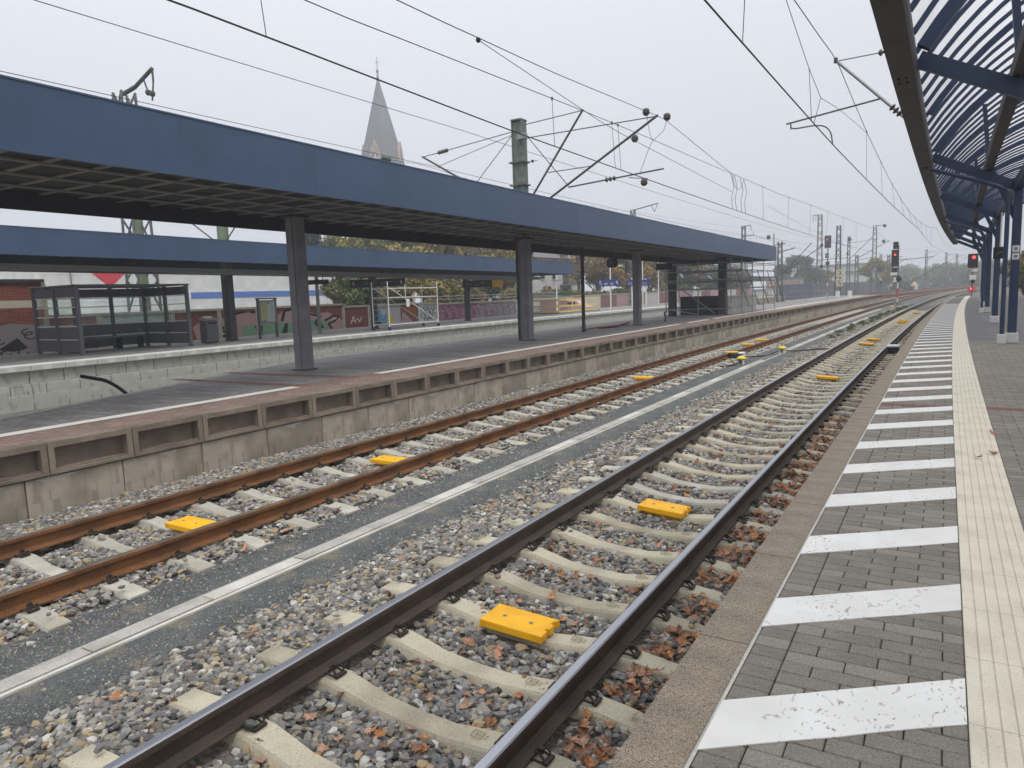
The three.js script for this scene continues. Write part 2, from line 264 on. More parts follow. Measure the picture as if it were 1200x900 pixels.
// ---------------------------------------------------------------- tracks
const railProfile = [[-0.036, -0.012], [-0.028, -0.002], [0.028, -0.002], [0.036, -0.012], [0.036, -0.04], [0.009, -0.055], [0.009, -0.135], [0.03, -0.15], [0.074, -0.16], [0.074, -0.172], [-0.074, -0.172], [-0.074, -0.16], [-0.03, -0.15], [-0.009, -0.135], [-0.009, -0.055], [-0.036, -0.04]];
const headProfile = [[-0.033, -0.006], [-0.024, 0], [0.024, 0], [0.033, -0.006]];
function sleeperGeometry(len = 2.6) { // pre-stressed concrete sleeper, waisted in the middle, top at 0 at the rail seats
  const X = [-1, -0.82, -0.72, -0.44, -0.34, -0.2, 0, 0.2, 0.34, 0.44, 0.72, 0.82, 1].map(v => v * len / 2);
  const T = [-0.03, -0.006, 0, 0, -0.02, -0.052, -0.06, -0.052, -0.02, 0, 0, -0.006, -0.03], W = [0.085, 0.085, 0.085, 0.083, 0.08, 0.074, 0.072, 0.074, 0.08, 0.083, 0.085, 0.085, 0.085];
  const pos = [], row = i => [[-0.15, -0.2], [-W[i] - 0.012, T[i] - 0.018], [-W[i], T[i]], [W[i], T[i]], [W[i] + 0.012, T[i] - 0.018], [0.15, -0.2]].map(q => [X[i], q[1], q[0]]);
  for (let i = 0; i < X.length - 1; i++) { const a = row(i), b = row(i + 1); for (let k = 0; k < 5; k++) pos.push(...a[k], ...a[k + 1], ...b[k + 1], ...a[k], ...b[k + 1], ...b[k]); }
  for (const [i, f] of [[0, 0], [X.length - 1, 1]]) { const r = row(i); for (let k = 1; k < 5; k++) f ? pos.push(...r[0], ...r[k], ...r[k + 1]) : pos.push(...r[0], ...r[k + 1], ...r[k]); }
  const g = new THREE.BufferGeometry(); g.setAttribute('position', new THREE.Float32BufferAttribute(pos, 3)); g.computeVertexNormals(); return metreUV(g);
}
const sleeperGeo = sleeperGeometry();
const clipGeo = (() => { // bent spring clip with its bolt, sitting beside the rail foot (local +x away from the rail)
  const w = [[0.0, 0.012, -0.055], [0.03, 0.02, -0.06], [0.06, 0.012, -0.05], [0.066, 0.01, -0.03], [0.035, 0.03, -0.018], [0.006, 0.034, -0.012], [0.004, 0.034, 0.012], [0.035, 0.03, 0.018], [0.066, 0.01, 0.03], [0.06, 0.012, 0.05], [0.03, 0.02, 0.06], [0.0, 0.012, 0.055]].map(p => V(...p));
  return merge([tube(w, 0.0075, 5, 26), new THREE.CylinderGeometry(0.018, 0.018, 0.03, 6).toNonIndexed().translate(0.034, 0.045, 0), bx(0.03, 0.014, 0.09, 0.078, 0.003, 0)]);
})();
const clipFar = bx(0.07, 0.04, 0.1, 0.035, 0.02, 0);
function track(label, opt) {
  const { c, cant, y0, sA, sB, pitch, first, mats, side, head, nearTo, clipsTo, path } = opt;
  const t = plain('railway_track'); tag(t, label, 'railway track'); const dd = path || (() => 0);
  for (const k of [-1, 1]) {
    const o = k * 0.7535, y = y0 - cant * o;
    const r = mesh('rail', sweep(s => railProfile.map(q => [c + o + dd(s) + q[0], y + q[1]]), sA, sB, 2, { close: true }), side, t);
    mesh('running_surface', sweep(s => headProfile.map(q => [c + o + dd(s) + q[0], y + q[1]]), sA, sB, 2), head, r);
  }
  const far = [];
  for (let s = first, k = 0; s < clipsTo; s += pitch, k++) {
    const m = mesh('sleeper', sleeperGeo, mats[k % mats.length], t), js = s + rr(-0.008, 0.008);
    m.position.copy(at(js, c + rr(-0.012, 0.012) + dd(s), y0 - 0.180)); m.rotation.set(0, -heading(s) + rr(-0.006, 0.006), 0); m.rotateZ(-Math.atan(cant));
    for (const o of [-0.7535, 0.7535]) for (const q of [-1, 1]) {
      if (s < nearTo) { const cl = mesh('rail_clip', clipGeo, mat.clip, m); cl.position.set(o + q * 0.072, 0.012, 0); cl.rotation.y = q < 0 ? Math.PI : 0; }
      else { const g = clipFar.clone(); if (q < 0) g.rotateY(Math.PI); g.translate(o + q * 0.072, 0.006, 0); m.updateMatrix(); g.applyMatrix4(m.matrix); far.push(g); }
    }
  }
  if (far.length) { const f = mesh('rail_clips', merge(far), mat.clip, t); f.userData.kind = 'stuff'; }
  return t;
}
const trackR = track('railway track with polished dark rails and beige sleepers beside hatched platform', { c: 0, cant: CANT, y0: 0, sA: -4, sB: 330, pitch: 0.634, first: 2.16, mats: [mat.sleeper, mat.sleeper2, mat.sleeper], side: mat.railDark, head: mat.steel, nearTo: 14, clipsTo: 70 });
const trackL = track('rusty brown railway track with whitish sleepers below the recessed concrete platform edge', { c: LT, cant: 0.0, y0: 0.012, sA: -4, sB: 330, pitch: 0.665, first: 2.33, mats: [mat.sleeperWhite, mat.sleeperWhite2], side: mat.railRust, head: mat.steelDull, nearTo: 11, clipsTo: 75, path: s => s > 55 ? -0.00012 * (s - 55) ** 2 : 0 });
trackR.children.filter(o => o.name === 'sleeper').forEach((m, i) => { if (i === 12 || i === 13) m.material = mat.sleeperWhite; });
// cast marks on the nearer sleepers
for (const m of trackR.children.filter(o => o.name === 'sleeper').slice(2, 11)) {
  const g = []; for (const [x, z, w, l] of [[0.43, -0.028, 0.07, 0.005], [0.43, 0.028, 0.07, 0.005], [0.397, 0, 0.005, 0.05], [0.463, 0, 0.005, 0.05], [0.42, 0, 0.005, 0.035], [0.44, 0, 0.02, 0.005], [0.49, 0.012, 0.008, 0.008], [0.49, -0.012, 0.008, 0.008]]) g.push(bx(w, 0.006, l, x, -0.012, z));
  const q = merge(g); q.rotateZ(0.02); q.translate(0.02, 0.0, 0); mesh('cast_mark', q, mat.sleeper2, m);
}
for (const [c, sA, sB, y, label, path] of [
  [-15.4, 112, 330, 0, 'weathered track running on beyond the sunken way behind the middle platform', s => s > 110 ? -0.00008 * (s - 110) ** 2 : 0],
  [-19.3, 112, 330, 0, 'weathered track beyond the end of the pale block wall', s => s > 110 ? -0.00008 * (s - 110) ** 2 : 0],
  [-9.6, 112, 330, -0.05, 'track emerging past the end of the middle platform', s => 0.018 * Math.min(s - 112, 60)],
  [-12.6, 118, 330, -0.05, 'track curving across between the far signals', s => 0.03 * Math.min(s - 118, 70)],
]) {
  const t = plain('railway_track'); tag(t, label, 'railway track');
  for (const k of [-1, 1]) mesh('rail', sweep(s => railProfile.map(q => [c + path(s) + k * 0.7535 + q[0], y + q[1]]), sA, sB, 3, { close: true }), mat.railRust, t);
  const f = []; for (let s = Math.max(sA, 60); s < 210; s += 0.66) { const g = bx(2.5, 0.1, 0.2); g.rotateY(-heading(s)); g.translate(...at(s, c + path(s), y - 0.225)); f.push(g); }
  mesh('sleepers', merge(f), mat.sleeper2, t).userData.kind = 'stuff';
}
// ---------------------------------------------------------------- ballast stones
const stoneGeos = [0, 1, 2, 3, 4].map(k => {
  const g = new THREE.IcosahedronGeometry(1, 0), p = g.attributes.position, key = {};
  for (let i = 0; i < p.count; i++) {
    const q = [p.getX(i), p.getY(i), p.getZ(i)].map(v => Math.round(v * 50)).join(); key[q] ??= [rr(0.72, 1.18), rr(-0.16, 0.16), rr(-0.16, 0.16)];
    const [f, a, b] = key[q]; p.setXYZ(i, p.getX(i) * f * [1.25, 1.1, 1.4, 1, 1.15][k] + a, p.getY(i) * f * [0.75, 0.62, 0.7, 0.9, 0.55][k], p.getZ(i) * f * [0.9, 1, 0.75, 1, 0.95][k] + b);
  }
  g.computeVertexNormals(); return g;
});
const stoneTones = [[0.17, 0.168, 0.165], [0.25, 0.245, 0.235], [0.11, 0.107, 0.103], [0.36, 0.33, 0.27], [0.37, 0.28, 0.16], [0.22, 0.19, 0.155], [0.31, 0.30, 0.285], [0.24, 0.23, 0.195], [0.14, 0.132, 0.12], [0.5, 0.48, 0.44], [0.06, 0.058, 0.056]];
const stoneMat = M({ roughness: 0.88, bumpMap: fine, bumpScale: 0.002 });
const stoneMats = stoneTones.map(c => M({ color: lin(...c), roughness: 0.88 }));
const onSleeper = (s, d) => {
  if (d > -2) { const k = (s - 2.16) / 0.634, r = Math.abs(k - Math.round(k)) * 0.634; return Math.abs(d) < 1.34 && r < (Math.abs(d) < 0.6 ? 0.092 : 0.1); }
  const k = (s - 2.33) / 0.665, r = Math.abs(k - Math.round(k)) * 0.665; return Math.abs(d - LT) < 1.33 && r < 0.1;
};
const onRail = d => [0.7535, -0.7535, LT - 0.7535, LT + 0.7535].some(o => Math.abs(d - o) < 0.085);
const COVERS = [[5.93, 0.0], [9.13, 0.02], [6.32, -4.42], [9.64, -4.42]];
function stones(sA, sB, dA, dB, perM2, r0, r1) {
  const n = Math.round((sB - sA) * (dB - dA) * perM2), list = [];
  for (let i = 0; i < n; i++) {
    const s = rr(sA, sB), d = rr(dA, dB); if (onRail(d)) continue; if (onSleeper(s, d) && (rnd() > 0.012 || Math.abs(d) < 0.5 || Math.abs(d + 4.2) < 0.5)) continue; if (COVERS.some(q => Math.abs(s - q[0]) < 0.15 && Math.abs(d - q[1]) < 0.26)) continue;
    if (d > -2.15 && d < -1.72 && rnd() > smooth(-2.15, -1.72, d)) continue;
    if (d > -3.5 && d < -3.05 && rnd() < smooth(-3.45, -3.1, d)) continue;
    const r = rr(r0, r1) * (rnd() < 0.1 ? 1.3 : 1); list.push([s, d, ballastY(s, d) + rr(-0.3, 0.5) * r + (onSleeper(s, d) ? 0.07 : 0), r]);
  }
  return list;
}
const tone = () => { const t = rnd(), tan = rnd(); if (tan > 0.93) return 9; if (tan > 0.88) return 10; return tan < 0.3 ? [3, 4, 5][Math.floor(t * 3)] : [0, 1, 2, 0, 6, 7, 8, 1][Math.floor(t * 8)]; };
const all = [[bedR, [...stones(2.6, 9, -2.1, 1.58, 1150, 0.019, 0.034), ...stones(9, 20, -2.1, 1.58, 620, 0.024, 0.04), ...stones(20, 48, -2.1, 1.58, 300, 0.025, 0.04)]],
  [bedL, [...stones(3, 12, -7.0, -3.1, 900, 0.02, 0.036), ...stones(12, 26, -7.0, -3.1, 420, 0.026, 0.042), ...stones(26, 50, -7.0, -3.1, 240, 0.026, 0.042)]]];
const mtx = new THREE.Matrix4(), quat = new THREE.Quaternion(), eul = new THREE.Euler(), colr = new THREE.Color();
const camPlan = at(1.573, 2.632, 0);
for (const [bed, list] of all) {
  if (bed === bedR) { // the stones that show largest are pieces of their own
    list.sort((a, b) => { const e = q => q[3] / at(q[0], q[1], 0).distanceTo(camPlan); return (b[1] < -0.85 || b[1] < 0.6 ? e(b) : 0) - (a[1] < -0.85 || a[1] < 0.6 ? e(a) : 0); });
    const vis = list.filter(q => q[0] > 3.3 && (q[1] < 0.6)).slice(0, 290), set = new Set(vis);
    for (const q of vis) { const m = mesh('stone', stoneGeos[Math.floor(rnd() * 5)], stoneMats[tone()], bed); m.position.copy(at(q[0], q[1], q[2])); m.rotation.set(rr(-0.5, 0.5), rr(0, 6.28), rr(-0.5, 0.5)); m.scale.setScalar(q[3]); }
    for (let i = list.length - 1; i >= 0; i--) if (set.has(list[i])) list.splice(i, 1);
  }
  stoneGeos.forEach((g, k) => {
    const sub = list.filter((_, i) => i % 5 === k), im = new THREE.InstancedMesh(g, stoneMat, sub.length); im.name = 'gravel'; im.castShadow = im.receiveShadow = true; im.userData.kind = 'stuff';
    sub.forEach((q, i) => {
      eul.set(rr(-0.5, 0.5), rr(0, 6.28), rr(-0.5, 0.5)); quat.setFromEuler(eul); mtx.compose(at(q[0], q[1], q[2]), quat, V(q[3] * rr(0.85, 1.15), q[3] * rr(0.85, 1.15), q[3] * rr(0.85, 1.15))); im.setMatrixAt(i, mtx);
      const c = stoneTones[tone()], f = rr(0.8, 1.2) * (bed === bedL ? 0.95 : 1); im.setColorAt(i, colr.setRGB(c[0] * f, c[1] * f, c[2] * f));
    }); bed.add(im);
  });
}
console.log('ballast');
{ // loose grit on the path
  const n = 15000, im = new THREE.InstancedMesh(stoneGeos[3], stoneMat, n); im.name = 'grit'; im.castShadow = im.receiveShadow = true; tag(im, 'fine loose grit strewn over the path between the tracks', 'grit', null, 'stuff');
  for (let i = 0; i < n; i++) { const s = 3 + 12 * Math.pow(rnd(), 1.5), d = rnd() < 0.55 ? rr(-3.2, -2.72) : rr(-2.44, -1.85), r = rr(0.004, 0.010) * (rnd() < 0.06 ? 1.8 : 1); mtx.compose(at(s, d, -0.211 + r * 0.3), quat.setFromEuler(eul.set(rr(0, 3), rr(0, 6), 0)), V(r, r * 0.8, r)); im.setMatrixAt(i, mtx); const c = stoneTones[rnd() < 0.8 ? [0, 1, 2, 6, 8][Math.floor(rnd() * 5)] : tone()], f = rr(0.8, 1.2); im.setColorAt(i, colr.setRGB(c[0] * f, c[1] * f, c[2] * f)); }
  im.userData.kind = 'stuff'; scene.add(im); }
// ---------------------------------------------------------------- near platform: coping, pavers, stripes, tactile strip
const pl = plain('platform'); tag(structure(pl), 'platform paved in grey with white hatching and a cream ribbed strip', 'platform');
const PE = 88;
mesh('platform_body', sweep([[1.86, HP - 0.026], [1.86, -0.5], [13, -0.5], [13, HP - 0.026]], -4, PE, 2, { close: true, caps: true }), mat.sand, pl);
mesh('platform_face', sweep(rect(1.72, 1.85, -0.5, HP - 0.13), -4, PE, 2, { close: true, caps: true }), mat.panel2, pl);
for (let s = -2.72; s < PE; s += 1.3) mesh('coping_slab', sweep(s2 => rect(1.606, 1.853, HP - 0.12, HP + 0.002), s, Math.min(PE, s + 1.292), 1.3, { close: true, caps: true }), mat.copingBrown, pl);
mesh('mortar_joint', sweep([[1.853, HP - 0.004], [1.872, HP - 0.001]], -4, PE, 2), mat.channelEdge, pl);
const paverBox = {}; // shared geometries by length
const paverGeo = L => paverBox[L.toFixed(3)] ??= cbx(L - 0.005, 0.05, 0.102, 0.004);
let nPaver = 0; const restPavers = [[], [], [], [], []];
const RED = s => Math.abs(s - 13.2) < 0.11;
function layPavers(sA, sB, dA, dB, header, limit) {
  for (let r = 0; sA + r * 0.107 < sB; r++) {
    const s = sA + r * 0.107, cells = []; let d = dA;
    if (header) { cells.push([dA, dA + header]); d = dA + header; }
    let first = r % 2 ? 0.13 : 0.26; while (d < dB - 0.02) { const e = Math.min(dB, d + first); cells.push([d, e]); d = e; first = 0.26; }
    for (const [a, b] of cells) {
      const c = (a + b) / 2, k = RED(s) ? 4 : Math.floor(rnd() * 4), m = k === 4 ? mat.paverRed : mat.pavers[k], y = HP - 0.025 + rr(-0.0015, 0.0015);
      if (nPaver < limit) { nPaver++; const q = mesh('paver', paverGeo(b - a), m, pl); q.position.copy(at(s + 0.0535, c, y)); q.rotation.y = -heading(s); }
      else { const g = paverGeo(b - a).clone(); g.rotateY(-heading(s)); g.translate(...at(s + 0.0535, c, y)); restPavers[k].push(g); }
    }
  }
}
layPavers(3.5, 26, 1.872, 2.772, 0.16, 295);
layPavers(6.0, 26, 3.168, 5.0, 0, 0);
restPavers.forEach((l, k) => { if (l.length) mesh('paving', merge(l), k === 4 ? mat.paverRed : mat.pavers[k], pl).userData.kind = 'stuff'; });
mesh('paving', sweep([[1.872, HP - 0.002], [2.772, HP - 0.002]], 26, PE, 2), mat.platformPaving, pl);
mesh('paving', sweep([[3.168, HP - 0.002], [13, HP - 0.002]], 26, PE, 2), mat.platformPaving, pl);
mesh('paving', sweep([[5.0, HP - 0.002], [13, HP - 0.002]], -4, 26, 2), mat.platformPaving, pl);
for (let k = 0; k < 52; k++) { // hatching: slanted painted bars
  const s = 2.97 + k * 1.165 + rr(-0.01, 0.01), a = 1.868, b = 2.768, sl = 0.66, w = k < 30 ? 0.385 : 0.36; if (s > PE - 22) break;
  const g = new THREE.BufferGeometry(), y = HP + 0.0045, p = [], N = 6;
  const P = (t, e) => { const d = a + (b - a) * t + 0; return at(s + sl * t + e + rr(-0.004, 0.004), d, y); };
  const lo = [], hi = []; for (let i = 0; i <= N; i++) { lo.push(P(i / N, 0)); hi.push(P(i / N, w)); }
  for (let i = 0; i < N; i++) p.push(...lo[i], ...lo[i + 1], ...hi[i + 1], ...lo[i], ...hi[i + 1], ...hi[i]);
  for (let i = 0; i < N; i++) { const q = v => V(v.x, v.y - 0.005, v.z); p.push(...lo[i], ...q(lo[i]), ...q(lo[i + 1]), ...lo[i], ...q(lo[i + 1]), ...lo[i + 1]); }
  g.setAttribute('position', new THREE.Float32BufferAttribute(p, 3)); g.computeVertexNormals(); metreUV(g);
  const uv = g.attributes.uv; for (let i = 0; i < uv.count; i++) uv.setXY(i, uv.getX(i) + k * 0.37, uv.getY(i) + k * 0.21);
  mesh('painted_stripe', g, mat.paint, pl);
}
const tactProfile = (() => { const q = [[2.774, HP - 0.02], [2.774, HP + 0.004]], n = 7, w = 0.388; for (let i = 0; i < n; i++) { const x = 2.776 + w * i / n, g = 0.006; q.push([x + 0.002, HP + 0.006], [x + w / n - g, HP + 0.006], [x + w / n - g * 0.7, HP - 0.0005], [x + w / n - g * 0.15, HP - 0.0005]); } q.push([3.165, HP + 0.004], [3.165, HP - 0.02]); return q; })();
for (let s = 2.4; s < PE; s += 0.6) mesh('tactile_slab', sweep(tactProfile, s, Math.min(PE, s + 0.597), 0.6), mat.tactile, pl);
mesh('strip_bed', sweep([[2.77, HP - 0.012], [3.17, HP - 0.012]], 2, PE, 3), mat.tactileGroove, pl);

// ---------------------------------------------------------------- middle platform
const pm = plain('platform'); tag(structure(pm), 'middle platform with recessed brown concrete edge panels and dark paving', 'platform');
const rear = s => s < 17 ? THREE.MathUtils.lerp(-9.6, -13.2, Math.max(0, Math.min(1, (s - 6) / 10))) : -13.2, ME = 109;
mesh('platform_top', sweep(s => [[-8.6, HM], [rear(s), HM]], 1, ME, 1.5), mat.midPaving, pm);
mesh('edge_paving', sweep([[-7.32, HM], [-8.6, HM + 0.001]], 1, ME, 1.5), mat.edgePaving, pm);
mesh('edge_strip', sweep(s => [[rear(s), HM + 0.004], [rear(s) - 0.25, HM + 0.004], [rear(s) - 0.25, -1.2]], 1, ME, 1.5), mat.channel, pm);
mesh('end_wall', sweep(s => [[-7.2, HM - 0.01], [-7.2, -0.4], [rear(s), -0.4], [rear(s), HM - 0.01]], ME - 0.3, ME, 1, { close: true, caps: true }), mat.panel2, pm);
for (const [a, b] of [[1, 11.5], [13.9, 35.2], [36.3, 39.6], [40.6, 100]]) mesh('white_line', sweep([[-8.22, HM + 0.0045], [-8.50, HM + 0.0045]], a, b, 1), mat.paint, pm);
for (const [a, b] of [[11.6, 11.85], [13.0, 13.25]]) mesh('red_brick_row', sweep([[-8.2, HM + 0.004], [-12.6, HM + 0.004]], a, b, 1), mat.paverRed, pm);
{ // coping panels with a recessed pocket each, on base wall blocks
  const panelParts = (L) => { // local x: along the line, y up, z towards the track; front face z = 0
    const H = 0.415, D = 0.26, r = 0.075, t = 0.075, b = 0.035, p = 0.17, y0 = HM - H, g = [];
    g.push(bx(L, t, D, 0, HM - t / 2 + 0.001, -D / 2), bx(L, b, D + 0.02, 0, y0 + b / 2, -D / 2 + 0.01), bx(L - 2 * r, 0.03, p, 0, y0 + b + 0.012, -p / 2 - 0.03));
    for (const k of [-1, 1]) g.push(bx(r, H - t - b, D, k * (L / 2 - r / 2), y0 + b + (H - t - b) / 2, -D / 2));
    g.push(bx(L - 2 * r, H - t - b, D - p, 0, y0 + b + (H - t - b) / 2, -D / 2 - p / 2)); return merge(g);
  };
  const pg = panelParts(1.112), blk = cbx(1.24, 0.62, 0.3, 0.008), fleck = new THREE.BufferGeometry();
  for (let s = 2.88, k = 0; s < ME - 1; s += 1.122, k++) { const m = mesh('coping_panel', pg, k % 2 ? mat.panel : mat.panel2, pm); m.position.copy(at(s + 0.561, -7.1, 0)); m.rotation.y = Math.PI / 2 - heading(s); }
  for (let s = 2.2, k = 0; s < ME - 1; s += 1.25, k++) { const m = mesh('wall_block', blk, mat.baseWall[Math.floor(rnd() * 3)], pm); m.position.copy(at(s + 0.625, -7.1 - 0.165 + rr(-0.003, 0.003), 0.172 - 0.33)); m.rotation.y = Math.PI / 2 - heading(s);
    if (rnd() < 0.55) { // lime bloom below the joint
      const sh = new THREE.Shape(), w = rr(0.25, 0.6), n = 14; for (let i = 0; i <= n; i++) sh[i ? 'lineTo' : 'moveTo'](w * (i / n - 0.5), 0); for (let i = n; i >= 0; i--) sh.lineTo(w * (i / n - 0.5), -0.015 - Math.abs(Math.sin(i / n * Math.PI)) * rr(0.02, 0.09));
      const e = mesh('lime_stain', metreUV(new THREE.ShapeGeometry(sh).toNonIndexed()), mat.efflorescence, m); e.position.set(rr(-0.3, 0.3), 0.306, 0.153); } }
}
// ---------------------------------------------------------------- far platform
const pf = plain('platform'); tag(structure(pf), 'far platform edged with white slabs on two courses of grey blocks', 'platform');
mesh('platform_top', sweep([[-22.3, HF - 0.003], [-28.7, HF]], 4, 118, 3), mat.midPaving, pf);
mesh('edge_course', sweep([[-21.9, HF], [-22.3, HF + 0.001]], 4, 118, 3), mat.whiteSlab, pf);
mesh('fill', sweep([[-21.85, HF - 0.03], [-21.85, -0.5], [-28.6, -0.5], [-28.6, HF - 0.03]], 4, 118, 3, { close: true, caps: true }), mat.sand, pf);
for (let s = 4.2, k = 0; s < 92; s += 1.02, k++) {
  const put = (n, g, m, ss, d, y) => { const q = mesh(n, g, m, pf); q.position.copy(at(ss, d, y)); q.rotation.y = -heading(ss); };
  put('edge_slab', pf.userData.g0 ??= cbx(0.46, 0.17, 1.01, 0.008), mat.whiteSlab, s, -21.73, HF - 0.085 + 0.002);
  put('wall_block', pf.userData.g1 ??= cbx(0.2, 0.40, 1.005, 0.006), mat.block[Math.floor(rnd() * 2)], s, -21.76, HF - 0.17 - 0.202);
  put('wall_block', pf.userData.g2 ??= cbx(0.2, 0.62, 1.005, 0.008), rnd() < 0.12 ? mat.block[2] : mat.block[Math.floor(rnd() * 2)], s + 0.4, -21.62, 0.054 - 0.31);
  put('wall_block', pf.userData.g3 ??= cbx(0.2, 0.55, 1.005, 0.008), mat.block[Math.floor(rnd() * 2)], s, -21.615, -0.26 - 0.28);

}
delete pf.userData.g0; delete pf.userData.g1; delete pf.userData.g2; delete pf.userData.g3;
console.log('platforms');
// ---------------------------------------------------------------- flat blue canopies over the middle and far platforms
function flatCanopy(label, o) {
  const g = plain('platform_canopy'); tag(g, label, 'canopy'); const { dN, dR, s0, s1, h } = o, lift = s => o.y0 - o.fall * s;
  const opt = { lift, close: true, caps: true };
  for (let s = s0, k = 0; s < s1 - 0.1; s += o.pitch, k++) { const e = Math.min(s1, s + o.pitch); mesh('fascia_panel', sweep(rect(dN - 0.06, dN, 0, h), s + 0.0012, e - 0.0012, 3, opt), mat.fascia[Math.floor(rnd() * 3)], g); }
  mesh('fascia_backing', sweep(rect(dN - 0.09, dN - 0.062, 0.02, h - 0.01), s0, s1, 3, opt), mat.soffit, g);
  mesh('fascia_backing', sweep(rect(dR + 0.062, dR + 0.09, 0.0, h - 0.01), s0, s1 - 0.07, 3, opt), mat.soffit, g);
  mesh('drip_edge', sweep(rect(dN - 0.1, dN + 0.012, h, h + 0.025), s0, s1, 3, opt), mat.fascia[1], g);
  mesh('fascia_panel', sweep(rect(dR, dR + 0.06, 0, h), s0, s1, 3, opt), mat.fascia[0], g);
  mesh('fascia_panel', sweep(rect(dR + 0.091, dN - 0.091, 0, h), s1 - 0.06, s1 - 0.002, 1, opt), mat.fascia[1], g);
  mesh('roof_deck', sweep(rect(dR + 0.092, dN - 0.092, 0.345, 0.40), s0, s1 - 0.07, 3, opt), mat.soffit, g);
  for (const d of o.long) mesh('purlin', sweep(rect(d - 0.05, d + 0.05, 0.285, 0.315), s0, s1 - 0.08, 3, opt), mat.purlin, g);
  for (let s = s0 + 0.4; s < s1 - 0.3; s += o.cross) { const w = 0.05; mesh('cross_bar', sweep(rect(dR + 0.1, dN - 0.1, 0.317, 0.342), s - w, s + w, 1, opt), mat.purlin, g); }
  if (o.lower) mesh('service_duct', sweep(rect(o.lower - 0.7, o.lower + 0.7, -0.36, -0.16), s0, s1 - 2, 3, opt), mat.grey, g);
  return { g, lift };
}
const midC = flatCanopy('wide blue fascia canopy roofing the middle platform', { dN: -7.4, dR: -12.85, s0: 0.5, s1: 51.4, y0: 4.30, fall: 0.0085, h: 0.88, pitch: 2.75, cross: 0.77, long: [-8.3, -9.5, -10.7, -11.9] });
const farC = flatCanopy('blue fascia canopy roofing the far platform by the graffiti wall', { dN: -22.5, dR: -27.0, s0: 6, s1: 51.8, y0: 4.2, fall: 0.0098, h: 0.87, pitch: 2.75, cross: 1.5, long: [-23.6, -26.2], lower: -25.0 });
function canopyColumn(label, s, d, y, top, w, m, grp) {
  const g = group('canopy_column', s, d, y); tag(g, label, 'column', grp);
  mesh('shaft', cbx(w, top - y, w, 0.012, 0, (top - y) / 2, 0), m, g);
  mesh('flange', bx(w * 0.5, top - y - 0.02, 0.02, 0, (top - y) / 2, w / 2 + 0.012), m, g); mesh('base_plate', bx(w + 0.12, 0.02, w + 0.12, 0, 0.012, 0), mat.darkPost, g); mesh('head_plate', bx(w + 0.2, 0.05, w + 0.2, 0, top - y + 0.024, 0), mat.soffit, g); return g;
}
for (const [s, d, l] of [[14.2, -11.0, 'grey steel canopy column beside the gap in the white platform line'], [24.3, -10.42, 'grey steel canopy column below the green overhead line mast'], [34.6, -10.3, 'grey steel canopy column with cables lying at its foot'], [45.0, -12.2, 'dark canopy column at the rear corner of the scaffold'], [46.2, -9.45, 'dark canopy column rising through the scaffold deck'], [50.4, -10.6, 'dark canopy column behind the grey stair parapet']])
  canopyColumn(l, s, d, HM, midC.lift(s) + 0.12, s > 40 ? 0.42 : 0.33, s > 40 ? mat.darkPost : mat.column);
{ const g = group('downpipe', 29.3, -10.6, HM); tag(g, 'slim dark downpipe standing between two grey canopy columns', 'pipe'); mesh('pipe', lathe([[0, 0], [0.085, 0], [0.085, 0.3], [0.075, 0.31], [0.075, 3.55], [0, 3.55]], 12), mat.darkPost, g); mesh('clamp', new THREE.CylinderGeometry(0.09, 0.09, 0.04, 12).toNonIndexed().translate(0, 1.6, 0), mat.grey, g); }
for (const [s, d, l] of [[23.2, -25.5, 'dark column of the far canopy beside the notice board'], [32.4, -25.2, 'dark column of the far canopy behind the scaffold tower'], [42.0, -25.6, 'dark column of the far canopy by the pink painted wall'], [49.6, -25.6, 'dark column of the far canopy near the steel barrier']])
  canopyColumn(l, s, d, HF, farC.lift(s) - 0.16, s < 30 ? 0.36 : 0.3, mat.darkPost);
// hanging things below the canopies
function hangingDisplay(label, s, d, y, w, h, drop, turn, face, category = 'display') {
  const g = group('hanging_display', s, d, y, turn); tag(g, label, category); mesh('case', cbx(w, h, 0.16, 0.012), mat.black, g);
  for (const x of w > 0.8 ? [-w * 0.3, w * 0.3] : [0]) mesh('hanger', rod(V(x, h / 2, 0), V(x, h / 2 + drop, 0), 0.02), mat.darkPost, g);
  if (face) { const f = mesh('screen', bx(w - 0.08, h - 0.08, 0.004, 0, 0, 0.083), mat.blackMatte, g); face(g, f); } return g;
}
function glyphs(parent, list, m, z) { for (const [x, y, w, h, r] of list) { const b = bx(w, h, 0.004); b.rotateZ(r || 0); b.translate(x, y, z); mesh('print', b, m, parent); } }
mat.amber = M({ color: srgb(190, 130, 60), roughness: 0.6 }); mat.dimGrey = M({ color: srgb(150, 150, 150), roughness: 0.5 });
{ const g = group('hanging_mirror', 32.1, -10.4, 3.52, -0.5); tag(g, 'black hanging monitor with a slanted pale reflection under the middle canopy', 'monitor');
  const sh = new THREE.Shape(); [[-0.28, -0.1], [-0.2, -0.19], [0.2, -0.19], [0.28, -0.1], [0.28, 0.12], [0.2, 0.19], [-0.2, 0.19], [-0.28, 0.12]].forEach((p, i) => sh[i ? 'lineTo' : 'moveTo'](...p));
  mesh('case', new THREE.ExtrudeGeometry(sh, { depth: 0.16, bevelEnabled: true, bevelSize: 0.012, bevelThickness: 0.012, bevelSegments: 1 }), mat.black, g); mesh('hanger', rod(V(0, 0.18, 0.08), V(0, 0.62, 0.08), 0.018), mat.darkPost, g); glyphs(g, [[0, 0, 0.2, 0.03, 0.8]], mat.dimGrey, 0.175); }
hangingDisplay('long black hanging box beside the scaffold under the middle canopy', 38.6, -10.4, 3.45, 0.9, 0.34, 0.5, -0.3, null, 'box');
